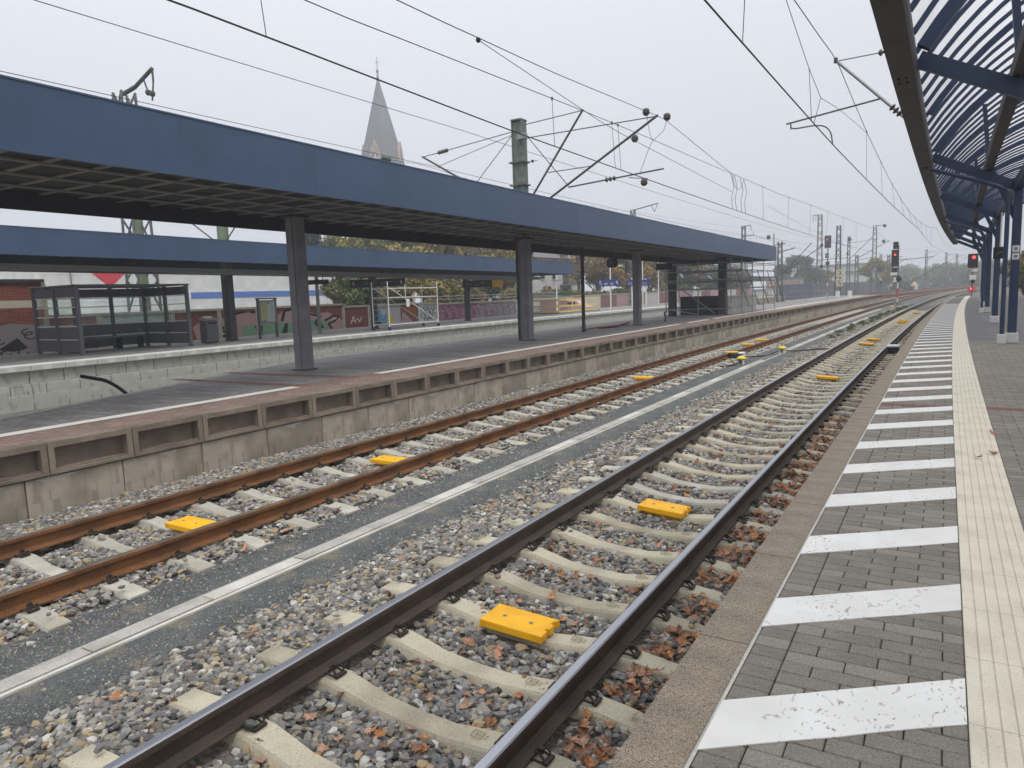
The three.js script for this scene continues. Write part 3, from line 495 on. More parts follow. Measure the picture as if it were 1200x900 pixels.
hangingDisplay('dark train display with amber text on a far platform post', 28.5, -25.6, 3.28, 1.5, 0.24, 0.3, 0.5, g => glyphs(g, [[-0.5, 0.03, 0.18, 0.03], [-0.28, 0.03, 0.12, 0.03], [-0.45, -0.04, 0.22, 0.025]], mat.amber, 0.087));
const digit = (n) => ({ 5: [[0, 0.09, 0.1, 0.025], [-0.04, 0.05, 0.025, 0.08], [0, 0.015, 0.1, 0.025], [0.045, -0.035, 0.025, 0.09], [0, -0.08, 0.1, 0.025]], 4: [[-0.03, 0.04, 0.025, 0.11, -0.4], [0, -0.02, 0.12, 0.025], [0.025, 0, 0.025, 0.18]] }[n]);
hangingDisplay('dark departure board numbered 5 and 4 above the scaffold tower', 32.6, -25.0, 3.2, 3.1, 0.44, 0.4, 0.55, g => { glyphs(g, digit(5).map(q => [q[0] - 1.35, q[1], q[2], q[3], q[4]]), mat.white, 0.09); glyphs(g, digit(4).map(q => [q[0] + 1.35, q[1], q[2], q[3], q[4]]), mat.white, 0.09); glyphs(g, [[-0.5, -0.06, 0.5, 0.025], [0.4, -0.06, 0.4, 0.025], [-0.4, 0.05, 0.7, 0.02], [0.6, 0.05, 0.5, 0.02]], mat.dimGrey, 0.09); });
hangingDisplay('dark departure board between the far canopy and yellow sign', 42.4, -25.0, 3.1, 2.0, 0.46, 0.4, 0.7, g => glyphs(g, [[0.3, 0.05, 0.06, 0.1], [0.45, 0.05, 0.06, 0.1], [0.0, -0.08, 0.3, 0.02], [-0.5, -0.05, 0.3, 0.02]], mat.dimGrey, 0.09));
{ const g = group('yellow_sign', 44.9, -25.0, 2.9, 0.6); tag(g, 'small yellow sign hanging below the far canopy', 'sign'); mesh('board', cbx(0.75, 0.48, 0.1, 0.01, 0, 0.22, 0), mat.yellow, g); mesh('hanger', rod(V(0, 0.46, 0), V(0, 0.85, 0), 0.02), mat.darkPost, g); }
for (const [s, l] of [[30.2, 'round dark lamp under the far canopy beside the departure board'], [35.6, 'round dark lamp under the far canopy beyond the scaffold tower']]) { const g = group('canopy_lamp', s, -25.4, 3.55); tag(g, l, 'lamp'); mesh('shade', lathe([[0, 0.28], [0.1, 0.26], [0.3, 0.1], [0.3, 0.02], [0.24, -0.05], [0, -0.06]], 14), mat.black, g); }

// ---------------------------------------------------------------- arched blue canopy over the near platform
const vault = plain('arched_canopy'); tag(vault, 'arched blue steel canopy with curved ribs and pale translucent roofing', 'canopy');
const VC = [7.2, 2.6], VR = 6.0, vEnd = 80, ang = a => [VC[0] - VR * Math.cos(a), VC[1] + VR * Math.sin(a)]; // a from 0.56 at the track edge
const A0 = 0.565, A1 = Math.PI - 0.565;
const arcPts = (r, n = 20) => Array.from({ length: n + 1 }, (_, i) => { const a = A0 + (A1 - A0) * i / n; return [VC[0] - (VR + r) * Math.cos(a), VC[1] + (VR + r) * Math.sin(a)]; });
function arcBand(s, r0, r1, w, n = 20) { // curved bar across the line
  const o = arcPts(r1, n), i = arcPts(r0, n), pos = [];
  for (let k = 0; k < n; k++) for (const [a, b, c2, d] of [[[o[k], 1], [o[k + 1], 1], [o[k + 1], -1], [o[k], -1]], [[i[k], -1], [i[k + 1], -1], [i[k + 1], 1], [i[k], 1]], [[i[k], 1], [i[k + 1], 1], [o[k + 1], 1], [o[k], 1]], [[o[k], -1], [o[k + 1], -1], [i[k + 1], -1], [i[k], -1]]]) {
    const q = [a, b, c2, d].map(v => at(s + v[1] * w / 2, v[0][0], v[0][1])); pos.push(...q[0], ...q[1], ...q[2], ...q[0], ...q[2], ...q[3]);
  }
  const g = new THREE.BufferGeometry(); g.setAttribute('position', new THREE.Float32BufferAttribute(pos, 3)); g.computeVertexNormals(); return metreUV(g);
}
mesh('roof_sheet', sweep(arcPts(0.075, 24), -6, vEnd, 3), mat.roofSheet, vault);
const bays = [4.2, 14.8, 25.4, 36.0, 46.6, 57.2, 67.8, 78.4];
for (let s = -5.4; s < vEnd; s += 1.06) { const nearFrame = bays.some(b => Math.abs(b - s) < 0.3); mesh('roof_rib', arcBand(s + 0.53, 0, 0.07, 0.075, 26), mat.blueSteel, vault); }
for (const s of bays) {
  mesh('frame_arch', arcBand(s, -0.2, -0.005, 0.16, 30), mat.blueSteel, vault);
  if (s < 78) mesh('frame_arch', arcBand(s + 5.3, -0.12, -0.005, 0.12, 30), mat.blueSteel, vault);
  for (const k of [1, -1]) {
    const D = d => k > 0 ? d : 2 * VC[0] - d, p = (d, y, ds = 0) => at(s + ds, D(d), y);
    mesh('raking_strut', bar(p(2.16, 5.6), p(4.25, 4.55), 0.12, 0.24), mat.blueSteel, vault);
    mesh('brace', bar(p(3.45, 5.3), p(4.12, 3.75), 0.1, 0.13), mat.blueSteel, vault);
    mesh('post', bar(p(3.46, 5.2), p(3.30, 6.85), 0.1, 0.1), mat.blueSteel, vault);
  }
}
for (const k of [1, -1]) {
  const D = d => k > 0 ? d : 2 * VC[0] - d;
  for (let i = 0; i < 17; i++) { const s = -5.8 + i * 5.3; if (s > vEnd - 1) break; mesh('edge_beam', sweep([[D(1.80), 5.38], [D(1.80), 5.62], [D(1.90), 5.74], [D(2.13), 5.74], [D(2.15), 5.44], [D(2.12), 5.38]], s + 0.006, Math.min(vEnd, s + 5.294), 3, { close: true, caps: true }), mat.edgeBeam, vault); }
  mesh('purlin', sweep(rect(D(3.36), D(3.56), 5.12, 5.36), -6, vEnd, 3, { close: true, caps: true }), mat.edgeBeam, vault);
  mesh('purlin', sweep(rect(D(4.03), D(4.21), 4.55, 4.8), -6, vEnd, 3, { close: true, caps: true }), mat.blueSteel, vault);
}
for (const s of bays) for (const [x, y] of [[1.86, 5.352], [1.97, 5.352], [1.86, 5.351], [1.97, 5.351]]) { const g = new THREE.CylinderGeometry(0.02, 0.02, 0.03, 6).toNonIndexed(); g.translate(...at(s + (y === 5.351 ? 0.35 : 0.05), x + 0.03, 5.37)); mesh('bolt', g, mat.black, vault); }
for (const s of bays) { const p = mesh('rear_post', cbx(0.2, 4.3, 0.26, 0.012, 0, 2.15, 0), mat.blueSteel, vault); p.position.copy(at(s, 2 * VC[0] - 4.14, HP)); p.rotation.y = -heading(s); }
bays.forEach((s, i) => { for (const k of [1]) {
  const d = k > 0 ? 4.14 : 2 * VC[0] - 4.14, g = group('canopy_post', s, d, HP);
  tag(g, k > 0 ? (i === 2 ? 'blue canopy post with two small white sign plates on it' : i === 3 ? 'blue canopy post next to the hanging black monitor' : 'blue canopy post on a pale concrete foot in a row') : 'blue canopy post in the rear row under the arched roof', 'column', i === 2 || i === 3 ? (k > 0 ? undefined : 'rear blue posts') : k > 0 ? 'blue posts along the near platform' : 'rear blue posts');
  mesh('shaft', cbx(0.2, 4.1, 0.26, 0.012, 0, 0.26 + 2.05, 0), mat.blueSteel, g); mesh('concrete_foot', cbx(0.3, 0.28, 0.36, 0.02, 0, 0.14, 0), mat.whiteSlab, g);
  if (k > 0) mesh('head_plate', bx(0.26, 0.02, 0.36, 0, 4.16, 0), mat.blueSteel, g);
  if (k > 0 && i === 2) for (const y of [2.32, 2.52]) { const p = mesh('sign_plate', cbx(0.16, 0.17, 0.012, 0.002, 0, y, 0.14), mat.white, g); mesh('print', bx(0.08, 0.07, 0.004, 0, y, 0.149), mat.grey, p); }
} });
for (const s of [25.0, 46.2]) { // bent rain pipes from the edge beam down along the posts
  const g = plain('rain_pipe'); tag(g, s < 30 ? 'bent blue rain pipe descending beside the post with sign plates' : 'bent blue rain pipe beside a farther canopy post', 'pipe'); const p = (d, y) => at(s, d, y);
  mesh('pipe', tube([p(2.1, 5.25), p(2.8, 4.98), p(3.5, 4.7), p(3.78, 4.55), p(3.88, 4.35), p(3.9, 4.0), p(3.9, 2.4), p(3.9, HP + 0.25)], 0.055, 8, 40), mat.blueSteel, g);
  mesh('concrete_foot', cbx(0.2, 0.26, 0.2, 0.015).translate(...at(s, 3.9, HP + 0.13)), mat.whiteSlab, g);
}
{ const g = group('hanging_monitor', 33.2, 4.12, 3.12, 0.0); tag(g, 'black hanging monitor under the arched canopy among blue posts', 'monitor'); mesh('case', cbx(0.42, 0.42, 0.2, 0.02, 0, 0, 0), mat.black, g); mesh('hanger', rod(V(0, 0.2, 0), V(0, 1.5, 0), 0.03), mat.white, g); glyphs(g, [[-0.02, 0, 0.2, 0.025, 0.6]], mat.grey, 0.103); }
console.log('canopies');
// ---------------------------------------------------------------- overhead line
const insul = (n = 3, r = 0.075, L = 0.3) => lathe([[0.0, -L / 2], ...Array.from({ length: n }, (_, i) => { const y = -L / 2 + L * (i + 0.5) / n, h = L / n; return [[0.03, y - h * 0.45], [r, y - h * 0.12], [r, y + h * 0.05], [0.03, y + h * 0.3]]; }).flat(), [0, L / 2]], 10);
function insulAlong(a, b, t, n, r, L) { const g = insul(n, r, L), d = b.clone().sub(a).normalize(); g.applyQuaternion(new THREE.Quaternion().setFromUnitVectors(V(0, 1, 0), d)); const p = a.clone().lerp(b, t); return g.translate(p.x, p.y, p.z); }
function blob(r = 0.13) { return lathe([[0, -r], [r * 0.55, -r * 0.95], [r * 0.8, -r * 0.6], [r, -r * 0.45], [r * 0.85, -r * 0.3], [r * 1.02, -r * 0.1], [r * 0.85, 0.03], [r * 1.0, r * 0.3], [r * 0.8, r * 0.45], [r * 0.85, r * 0.65], [r * 0.4, r * 0.95], [0, r]], 12); }
function wirePath(pts, step = 3) { // pts [s, d, y] -> points along the line
  const out = []; for (let i = 0; i < pts.length - 1; i++) { const a = pts[i], b = pts[i + 1], n = Math.max(1, Math.ceil((b[0] - a[0]) / step)); for (let k = 0; k < n; k++) { const t = k / n; out.push(at(a[0] + (b[0] - a[0]) * t, a[1] + (b[1] - a[1]) * t, a[2] + (b[2] - a[2]) * t)); } }
  out.push(at(...pts[pts.length - 1])); return out;
}
function wire(label, pts, r, name = 'overhead_wire') { const g = plain(name); tag(g, label, 'wire'); const p = wirePath(pts); mesh('wire', new THREE.TubeGeometry(new THREE.CatmullRomCurve3(p), p.length * 2, r, 5), mat.wire, g); return g; }
const sag = (sA, sB, d, yS, drop, dB = d) => Array.from({ length: 9 }, (_, i) => { const t = i / 8; return [sA + (sB - sA) * t, d + (dB - d) * t, yS - 4 * drop * t * (1 - t)]; });
const yOn = (pts, s) => { for (let i = 0; i < pts.length - 1; i++) if (s <= pts[i + 1][0]) { const t = (s - pts[i][0]) / (pts[i + 1][0] - pts[i][0]); return [pts[i][1] + (pts[i + 1][1] - pts[i][1]) * t, pts[i][2] + (pts[i + 1][2] - pts[i][2]) * t]; } const q = pts[pts.length - 1]; return [q[1], q[2]]; };
function droppers(g, top, low, list) { for (const s of list) { const a = yOn(top, s), b = yOn(low, s); mesh('dropper', rod(at(s, ...a), at(s + rr(-0.1, 0.1), ...b), 0.006, 4), mat.wire, g); mesh('dropper_clamp', bx(0.03, 0.06, 0.03).translate(...at(s, a[0], a[1])), mat.wire, g); } }
{ const c = [[-20, 0.1, 5.5], [20.6, 0.2, 5.5], [55, 0.48, 5.5], [86, 0.0, 5.5], [150, 0.3, 5.5]], m = [...sag(-42, 20.6, 0.25, 7.38, 1.05), ...sag(20.6, 86, 0.25, 7.38, 1.05, 0.1).slice(1), ...sag(86, 150, 0.1, 7.38, 1.0).slice(1)];
  const g = wire('thick contact wire above the polished rails', c, 0.012); wire('carrier wire sagging above the contact wire of the polished rails', m, 0.009); droppers(g, m, c, [6, 12, 27.7, 33, 38.5, 44, 50, 56, 63, 70, 78]);
  const st = plain('stitch_wire'); tag(st, 'thin Y shaped stitch wire beside the cantilever over the near track', 'wire');
  mesh('wire', tube([at(14.4, 0.25, 6.9), at(16.9, 0.25, 6.33), at(18.4, 0.25, 6.09)], 0.006), mat.wire, st); mesh('wire', tube([at(18.4, 0.25, 6.09), at(21.2, 0.25, 6.4), at(27.7, 0.25, 6.92)], 0.006), mat.wire, st); mesh('wire', rod(at(18.4, 0.25, 6.09), at(17.9, 0.2, 5.5), 0.006), mat.wire, st); mesh('wire', rod(at(16.9, 0.25, 6.33), at(17.6, 0.2, 5.5), 0.006), mat.wire, st); }
{ const c = [[-20, -4.4, 5.5], [7, -4.5, 5.46], [14, -4.55, 5.34], [23, -4.55, 5.25], [37, -4.75, 5.22], [60, -5.2, 5.25], [86, -5.3, 5.3], [150, -7, 5.4]];
  const m = [[-35, -4.7, 7.4], [0, -4.7, 6.75], [11, -4.7, 6.78], [16, -4.75, 6.95], [20.6, -4.85, 7.22], [24.0, -5.1, 7.5], [30.5, -4.75, 6.62], [40, -4.8, 6.72], [47.6, -4.9, 6.95], [66, -5.2, 7.35], [86, -5.5, 7.7], [120, -6.5, 6.8], [150, -7.5, 7.6]];
  const u = [[-35, -4.6, 6.9], [8.7, -4.6, 6.12], [16.8, -4.6, 6.34], [21, -4.65, 6.45], [30.5, -4.75, 6.6]];
  const g = wire('contact wire above the rusty rails', c, 0.012); wire('carrier wire rising to the insulators on the long cantilever', m, 0.009); wire('lower carrier wire above the rusty rails', u, 0.008);
  const b = wire('branch wire splitting off at a clamp over the rusty rails', [[13, -4.7, 6.8], [16, -4.65, 6.5], [18.6, -4.6, 6.25], [30.5, -4.7, 5.9]], 0.007); mesh('clamp', blob(0.045).translate(...at(13, -4.7, 6.8)), mat.black, b);
  droppers(g, u, c, [2, 8, 15.6, 18.8, 19.2]); droppers(g, m, c, [36, 42, 49, 56, 64, 72]);
  const j = plain('jumper_cables'); tag(j, 'four hanging jumper loops joining carrier and contact wire', 'cable'); for (const [s0, s1] of [[30.5, 30.7], [31.0, 31.3], [31.9, 32.1], [32.5, 32.7]]) mesh('loop', tube([at(s0, -4.75, 6.6), at(s0 + 0.25, -4.7, 6.1), at(s0 - 0.05, -4.7, 5.7), at(s1 - 0.1, -4.7, 5.25)], 0.009), mat.wire, j); mesh('loop', tube([at(30.7, -4.75, 6.6), at(31.2, -4.75, 6.15), at(32.0, -4.75, 6.2), at(32.5, -4.75, 6.6)], 0.009), mat.wire, j); }
wire('feeder wire passing behind the top of the green mast', [[-25, -13, 8.36], [24, -13, 8.37], [48, -13.3, 8.2], [90, -14, 8.0], [140, -16, 8.4]], 0.010);
wire('feeder wire with a green insulator in front of the church spire', [[-20, -15, 7.45], [24.7, -15.1, 7.45], [60, -15.3, 7.1], [92, -15.6, 7.5], [140, -17, 7.5]], 0.009);
for (const [d, a, b] of [[-15.4, 'contact wire above the track behind the middle platform', 'carrier wire above the track behind the middle platform'], [-19.3, 'contact wire above the track along the far platform', 'carrier wire above the track along the far platform']]) {
  const c = [[-20, d, 5.6], [90, d - 0.2, 5.55], [150, d - 1, 5.6]], m = [...sag(-35, 24.7, d, 7.5, 1), ...sag(24.7, 86, d, 7.5, 1).slice(1), ...sag(86, 150, d, 7.5, 1).slice(1)]; const g = wire(a, c, 0.010); wire(b, m, 0.008); droppers(g, m, c, [4, 10, 16, 32, 39, 46, 53, 60, 68]); }
for (const [d, y, l] of [[-26, 9.4, 'high feeder wire over the far platform'], [-30.5, 11.5, 'topmost feeder wire strung between the lattice mast brackets'], [-29, 8.6, 'thin wire passing beyond the far canopy']]) wire(l, [[-20, d, y], [22, d, y - 0.1], [52, d, y - 0.7], [80, d, y - 0.1], [140, d + 3, y]], 0.009);
wire('far carrier wire running past the lattice masts', [[60, -10, 8.4], [119, -16, 9.2], [200, -24, 8.5], [300, -26, 9]], 0.012); wire('far contact wire among the lattice masts', [[60, -11, 6.2], [119, -15, 6.0], [200, -20, 6.0], [300, -22, 6]], 0.012);
{ // mast on the middle platform with its cantilevers; local x = to the right of the line
  const s = 24.75, g = group('overhead_line_mast', s, -10.78, HM); tag(g, 'green steel overhead line mast rising through the middle canopy', 'mast'); const L = (d, y, z = 0) => V(d + 10.78, y - HM, z);
  mesh('flange', bx(0.03, 7.83, 0.4, -0.19, 3.915, 0), mat.mastGreen, g); mesh('flange', bx(0.03, 7.83, 0.4, 0.19, 3.915, 0), mat.mastGreen, g); mesh('web', bx(0.35, 7.8, 0.05, 0, 3.9, 0.12), mat.mastGreen, g);
  mesh('cap', bx(0.44, 0.05, 0.44, 0, 7.86, 0), mat.lattice, g);
  for (const y of [6.98, 6.18]) mesh('bracket', bx(0.62, 0.05, 0.46, -0.02, y - HM, 0), mat.lattice, g);
  mesh('head_bracket', cbx(0.34, 0.22, 0.2, 0.02, 0.26, 7.82 - HM, 0.22), mat.galv, g); mesh('clamp', new THREE.TorusGeometry(0.16, 0.012, 5, 14, 3.2).toNonIndexed().translate(-0.03, 7.95 - HM, 0.2), mat.arm, g);
  const rods = [['cantilever_tube', [-10.5, 5.5], [-8.22, 8.43], 0.038], ['cantilever_tube', [-10.55, 5.08], [-5.57, 7.83], 0.042], ['stay', [-10.5, 8.27], [-8.25, 8.4], 0.016], ['stay', [-10.45, 7.80], [-5.66, 7.80], 0.018], ['registration_arm', [-8.85, 5.91], [-5.39, 6.13], 0.026], ['link', [-9.64, 6.5], [-8.0, 6.52], 0.016], ['link', [-10.4, 7.8], [-8.85, 5.95], 0.016], ['steady_arm', [-6.6, 5.98], [-5.95, 5.88], 0.014]];
  for (const [n, a, b, r] of rods) mesh(n, rod(L(...a), L(...b), r, 8), mat.arm, g);
  mesh('insulator', insulAlong(L(-8.85, 5.91), L(-5.39, 6.13), 0.46, 3, 0.085, 0.42), mat.insulator, g);
  for (const [d, y] of [[-5.95, 7.98], [-5.25, 7.72], [-6.35, 7.2], [-6.05, 5.77]]) mesh('insulator', blob(0.12).translate(...L(d, y, 0.05)), mat.insulator, g);
  mesh('link', tube([L(-5.95, 7.9), L(-5.85, 7.3), L(-5.75, 7.05)], 0.008), mat.wire, g); mesh('link', tube([L(-5.25, 7.7), L(-5.4, 7.3), L(-5.75, 7.05), L(-6.2, 6.1)], 0.008), mat.wire, g);
  for (const [n, a, b, r] of [['cantilever_tube', [-11.0, 5.3], [-15.2, 7.75], 0.038], ['stay', [-11.0, 8.1], [-15.1, 7.74], 0.016], ['link', [-11.0, 8.05], [-12.9, 6.3], 0.014], ['stay', [-11.0, 8.0], [-14.4, 7.3], 0.012]]) mesh(n, rod(L(...a), L(...b), r, 8), mat.arm, g);
  mesh('insulator', insulAlong(L(-11, 8.1), L(-15.1, 7.74), 0.78, 5, 0.08, 0.5), mat.insulator, g); mesh('insulator', insulAlong(L(-15.6, 7.5, 1.2), L(-15.6, 7.5, 2.2), 0.5, 5, 0.09, 0.5), mat.insulatorGreen, g);
  mesh('insulator', blob(0.05).translate(...L(-10.2, 6.95, 0.1)), mat.black, g); mesh('dropper', rod(L(-10.4, 6.95, 0.1), L(-10.0, 6.95, 0.1), 0.01), mat.wire, g); }
{ // cantilever held at the arched canopy
  const g = group('overhead_line_cantilever', 20.6, 0, 0); tag(g, 'overhead line cantilever reaching out from the arched canopy edge', 'cantilever'); const R = (n, a, b, r, m = mat.arm) => mesh(n, rod(V(...a, 0), V(...b, 0), r, 8), m, g);
  R('cantilever_tube', [2.05, 5.5], [0.24, 7.38], 0.033, mat.galv); R('stay', [0.26, 7.36], [2.05, 7.38], 0.012); R('registration_arm', [-0.84, 6.11], [1.21, 6.37], 0.02); R('support_post', [2.05, 5.7], [2.05, 7.5], 0.05, mat.blueSteel);
  mesh('end_clamp', cbx(0.08, 0.12, 0.08, 0.01, 0.24, 7.38, 0), mat.arm, g); mesh('insulator', insulAlong(V(2.05, 5.5, 0), V(0.24, 7.38, 0), 0.3, 3, 0.085, 0.32), mat.insulator, g); mesh('insulator', insulAlong(V(0.26, 7.36, 0), V(2.05, 7.38, 0), 0.58, 3, 0.075, 0.36), mat.insulator, g);
  mesh('steady_arm', tube([V(-0.74, 6.1, 0), V(-0.72, 6.0, 0), V(-0.2, 5.98, 0), V(0.02, 5.93, 0), V(0.15, 5.78, 0), V(0.2, 5.52, 0)], 0.017, 6, 30), mat.arm, g); mesh('bracket', rod(V(-0.74, 6.12, 0), V(-0.74, 5.97, 0), 0.014), mat.arm, g); }
function latticeMast(label, s, d, y0, top, o = {}) {
  const g = group('lattice_mast', s, d, y0, o.turn || 0), H = top - y0, a = o.w || 0.32, b = (o.w || 0.32) * 0.6, r = o.r || 0.035; tag(g, label, 'mast', o.grp);
  const P = (t, x, z) => { const k = a + (b - a) * t; return V(x * k, H * t, z * k); };
  for (const x of [-1, 1]) for (const z of [-1, 1]) mesh('leg', bar(P(0, x, z), P(1, x, z), r * 2, r * 2), o.m || mat.lattice, g);
  const br = [], n = Math.max(6, Math.round(H / (a * 2.6))); for (let i = 0; i < n; i++) for (const [p, q] of [[[-1, -1], [1, -1]], [[1, -1], [1, 1]], [[1, 1], [-1, 1]], [[-1, 1], [-1, -1]]]) { const f = i % 2; br.push(bar(P(i / n, ...(f ? p : q)), P((i + 1) / n, ...(f ? q : p)), r * 1.5, r * 1.5)); }
  mesh('bracing', merge(br), o.m || mat.lattice, g);
  for (const [x0, yy, x1, y1, rr2] of o.arms || []) mesh('arm', rod(V(x0, yy - y0, 0), V(x1, y1 - y0, 0), rr2 || 0.04, 6), mat.arm, g);
  for (const [x, yy, r2] of o.blobs || []) mesh('insulator', blob(r2 || 0.16).translate(x, yy - y0, 0), mat.insulator, g);
  return g;
}
latticeMast('lattice mast with a bent head bracket behind the waiting shelter', 22.2, -30.4, -0.7, 12.2, { w: 0.55, r: 0.045, arms: [[-0.1, 12.15, 0.9, 12.3, 0.1], [0.9, 12.3, 2.3, 12.85, 0.09], [2.3, 12.85, 2.3, 12.3, 0.05], [1.6, 12.5, 1.9, 11.8, 0.04], [2.3, 12.3, 2.1, 11.5, 0.04]], blobs: [[1.85, 11.9, 0.13], [2.15, 11.8, 0.13]] });
{ const g = group('overhead_line_mast', 23.85, -26.4, HF); tag(g, 'round green mast rising behind the far canopy column', 'mast'); mesh('pole', lathe([[0, 0], [0.27, 0], [0.25, 6.4], [0.29, 6.42], [0.29, 6.5], [0, 6.5]], 16), mat.mastGreen2, g); for (const [a, b, r] of [[[0.2, 4.6], [2.3, 6.3], 0.03], [[-0.2, 4.4], [-4.6, 7.0], 0.035], [[-0.2, 6.4], [-3.2, 5.7], 0.012], [[0.2, 6.35], [2.2, 5.2], 0.012], [[-3.0, 6.05], [-2.6, 6.9], 0.015]]) mesh('cantilever_tube', rod(V(a[0], a[1], 0), V(b[0], b[1], 0), r, 6), mat.arm, g); }
{ const g = group('green_post', 22.6, -30.9, -0.7); tag(g, 'thick green post seen through the shelter glass', 'post'); mesh('pole', lathe([[0, 0], [0.2, 0], [0.19, 8], [0, 8]], 12), mat.mastGreen2, g); }
latticeMast('lattice mast with a triangular bracket beyond the middle canopy', 79.4, -29.4, -0.7, 11.4, { w: 0.34, arms: [[0, 11.3, 3.0, 11.8, 0.06], [2.2, 11.7, 2.6, 10.9, 0.03], [3.0, 11.8, 2.6, 10.9, 0.03], [2.2, 11.7, 3, 11.8, 0.03]] });
latticeMast('lattice mast with stepped brackets behind the end of the middle canopy', 93, -20.8, -0.4, 9.7, { w: 0.3, arms: [[0, 9.6, 0.9, 9.7, 0.05], [0.9, 9.7, 0.9, 9.0, 0.03], [0, 8.4, 1.2, 8.5, 0.05], [1.2, 8.5, 1.2, 9.0, 0.03]], blobs: [[3.0, 8.1, 0.25]] });
latticeMast('lattice mast with long cantilevers at the scaffold end', 78, -13.0, HM - 1, 6.6, { w: 0.28, arms: [[0.1, 3.2, 3.0, 6.3, 0.04], [0.1, 3.3, 3.9, 5.9, 0.04], [0.1, 3.5, 4.6, 3.9, 0.03], [-0.6, 7.4, -0.6, 6.2, 0.05], [-0.6, 6.3, 0.5, 6.4, 0.05], [0.2, 5.6, 1.4, 5.9, 0.05]], blobs: [[3.9, 6.0, 0.16], [3.9, 4.0, 0.14]] });
latticeMast('tall lattice mast with a square hook at its top', 119, -17.1, -0.3, 12.6, { w: 0.42, arms: [[0.2, 12.5, -1.0, 12.55, 0.05], [-1.0, 12.55, -1.0, 11.5, 0.04], [-0.6, 12.5, -0.6, 11.6, 0.03]] });
latticeMast('dark lattice mast standing behind the two number plates', 128, -16.2, -0.3, 11.4, { w: 0.42, r: 0.05, m: mat.darkPost });
latticeMast('thin lattice mast with raised cantilevers next to the dark mast', 133, -15.6, -0.3, 9.9, { w: 0.26, arms: [[0.2, 6.2, 3.6, 9.6, 0.05], [0.2, 5.6, 6.0, 8.8, 0.05], [-14, 6.2, 0.2, 6.4, 0.05], [0.2, 8.8, 4.4, 9.2, 0.03]], blobs: [[0.1, 9.4, 0.3], [-0.2, 7.1, 0.2]] });
latticeMast('lattice mast carrying two dark insulators on short arms', 142, -13.2, -0.3, 12.0, { w: 0.4, arms: [[0, 11.9, 1.3, 11.9, 0.05], [0, 5.6, 9.0, 6.1, 0.06], [7.8, 6.1, 7.8, 2.6, 0.05], [5.0, 1.6, 11, 5.2, 0.05]], blobs: [[1.5, 11.8, 0.28], [1.4, 9.2, 0.28]] });
for (const [s, d, t, l] of [[150, -17.5, 7.4, 'short lattice mast in the haze behind the bush'], [175, -16.4, 8.0, 'hazy lattice mast beyond the dark fence'], [250, -22.6, 11.4, 'hazy lattice mast with a side box far down the line'], [270, -21.4, 10.8, 'slim hazy lattice mast far down the line'], [300, -24.9, 11.2, 'farthest hazy lattice mast before the wooded slope'], [160, -30, 8, 'hazy lattice mast above the far hall'], [230, -30, 10, 'pale lattice mast beyond the crossing tracks']]) latticeMast(l, s, d, -0.4, t, { w: 0.34, r: 0.05, arms: [[0, t - 1, 2.6, t - 0.6, 0.05], [0, t - 3.4, 3.4, t - 1, 0.05]] });
console.log('overhead line');
// ---------------------------------------------------------------- signals and trackside equipment
const glow = (r, g, b, k) => new THREE.MeshStandardMaterial({ color: lin(r * 0.3, g * 0.3, b * 0.3), emissive: lin(r, g, b), emissiveIntensity: k });
function bands(g, r, list) { for (const [a, b, m] of list) mesh('band', new THREE.CylinderGeometry(r, r, b - a, 12).toNonIndexed().translate(0, (a + b) / 2, 0), m, g); }
{ const g = group('signal', 87.6, -3.3, -0.25); tag(g, 'tall black colour light signal showing red above a striped post', 'signal');
  mesh('post', rod(V(0, 0, 0), V(0, 6.2, 0), 0.06, 10), mat.lattice, g); bands(g, 0.075, [[0.3, 0.75, mat.white], [0.75, 1.75, mat.red], [1.75, 2.35, mat.white]]);
  mesh('head', cbx(0.7, 1.75, 0.25, 0.03, -0.3, 4.9, 0), mat.black, g); mesh('upper_head', cbx(0.5, 0.75, 0.22, 0.02, -0.26, 6.2, 0), mat.black, g); mesh('number_box', cbx(0.52, 0.5, 0.2, 0.02, -0.34, 3.68, 0), mat.black, g);
  const l = mesh('lamp', new THREE.SphereGeometry(0.085, 12, 8), glow(1, 0.08, 0.05, 3), g); l.position.set(-0.3, 5.25, 0.14); mesh('hood', lathe([[0.14, 0], [0.17, 0.02], [0.17, 0.22], [0.16, 0.22]], 12).rotateX(Math.PI / 2).translate(-0.3, 5.25, 0.1), mat.black, g);
  mesh('lower_lamp', blob(0.28).translate(0.1, 2.75, 0.1), mat.black, g); mesh('arm', bx(0.75, 0.16, 0.16, -0.15, 3.02, 0.05), mat.black, g); for (const x of [-0.3, 0.3]) mesh('foot', cbx(0.22, 0.6, 0.4, 0.02, x, 0.3, 0), mat.grey, g);
  const pl2 = new THREE.PointLight(new THREE.Color(1, 0.1, 0.06), 0.25, 0, 2); pl2.position.set(-0.3, 5.25, 0.42); pl2.castShadow = true; g.add(pl2); }
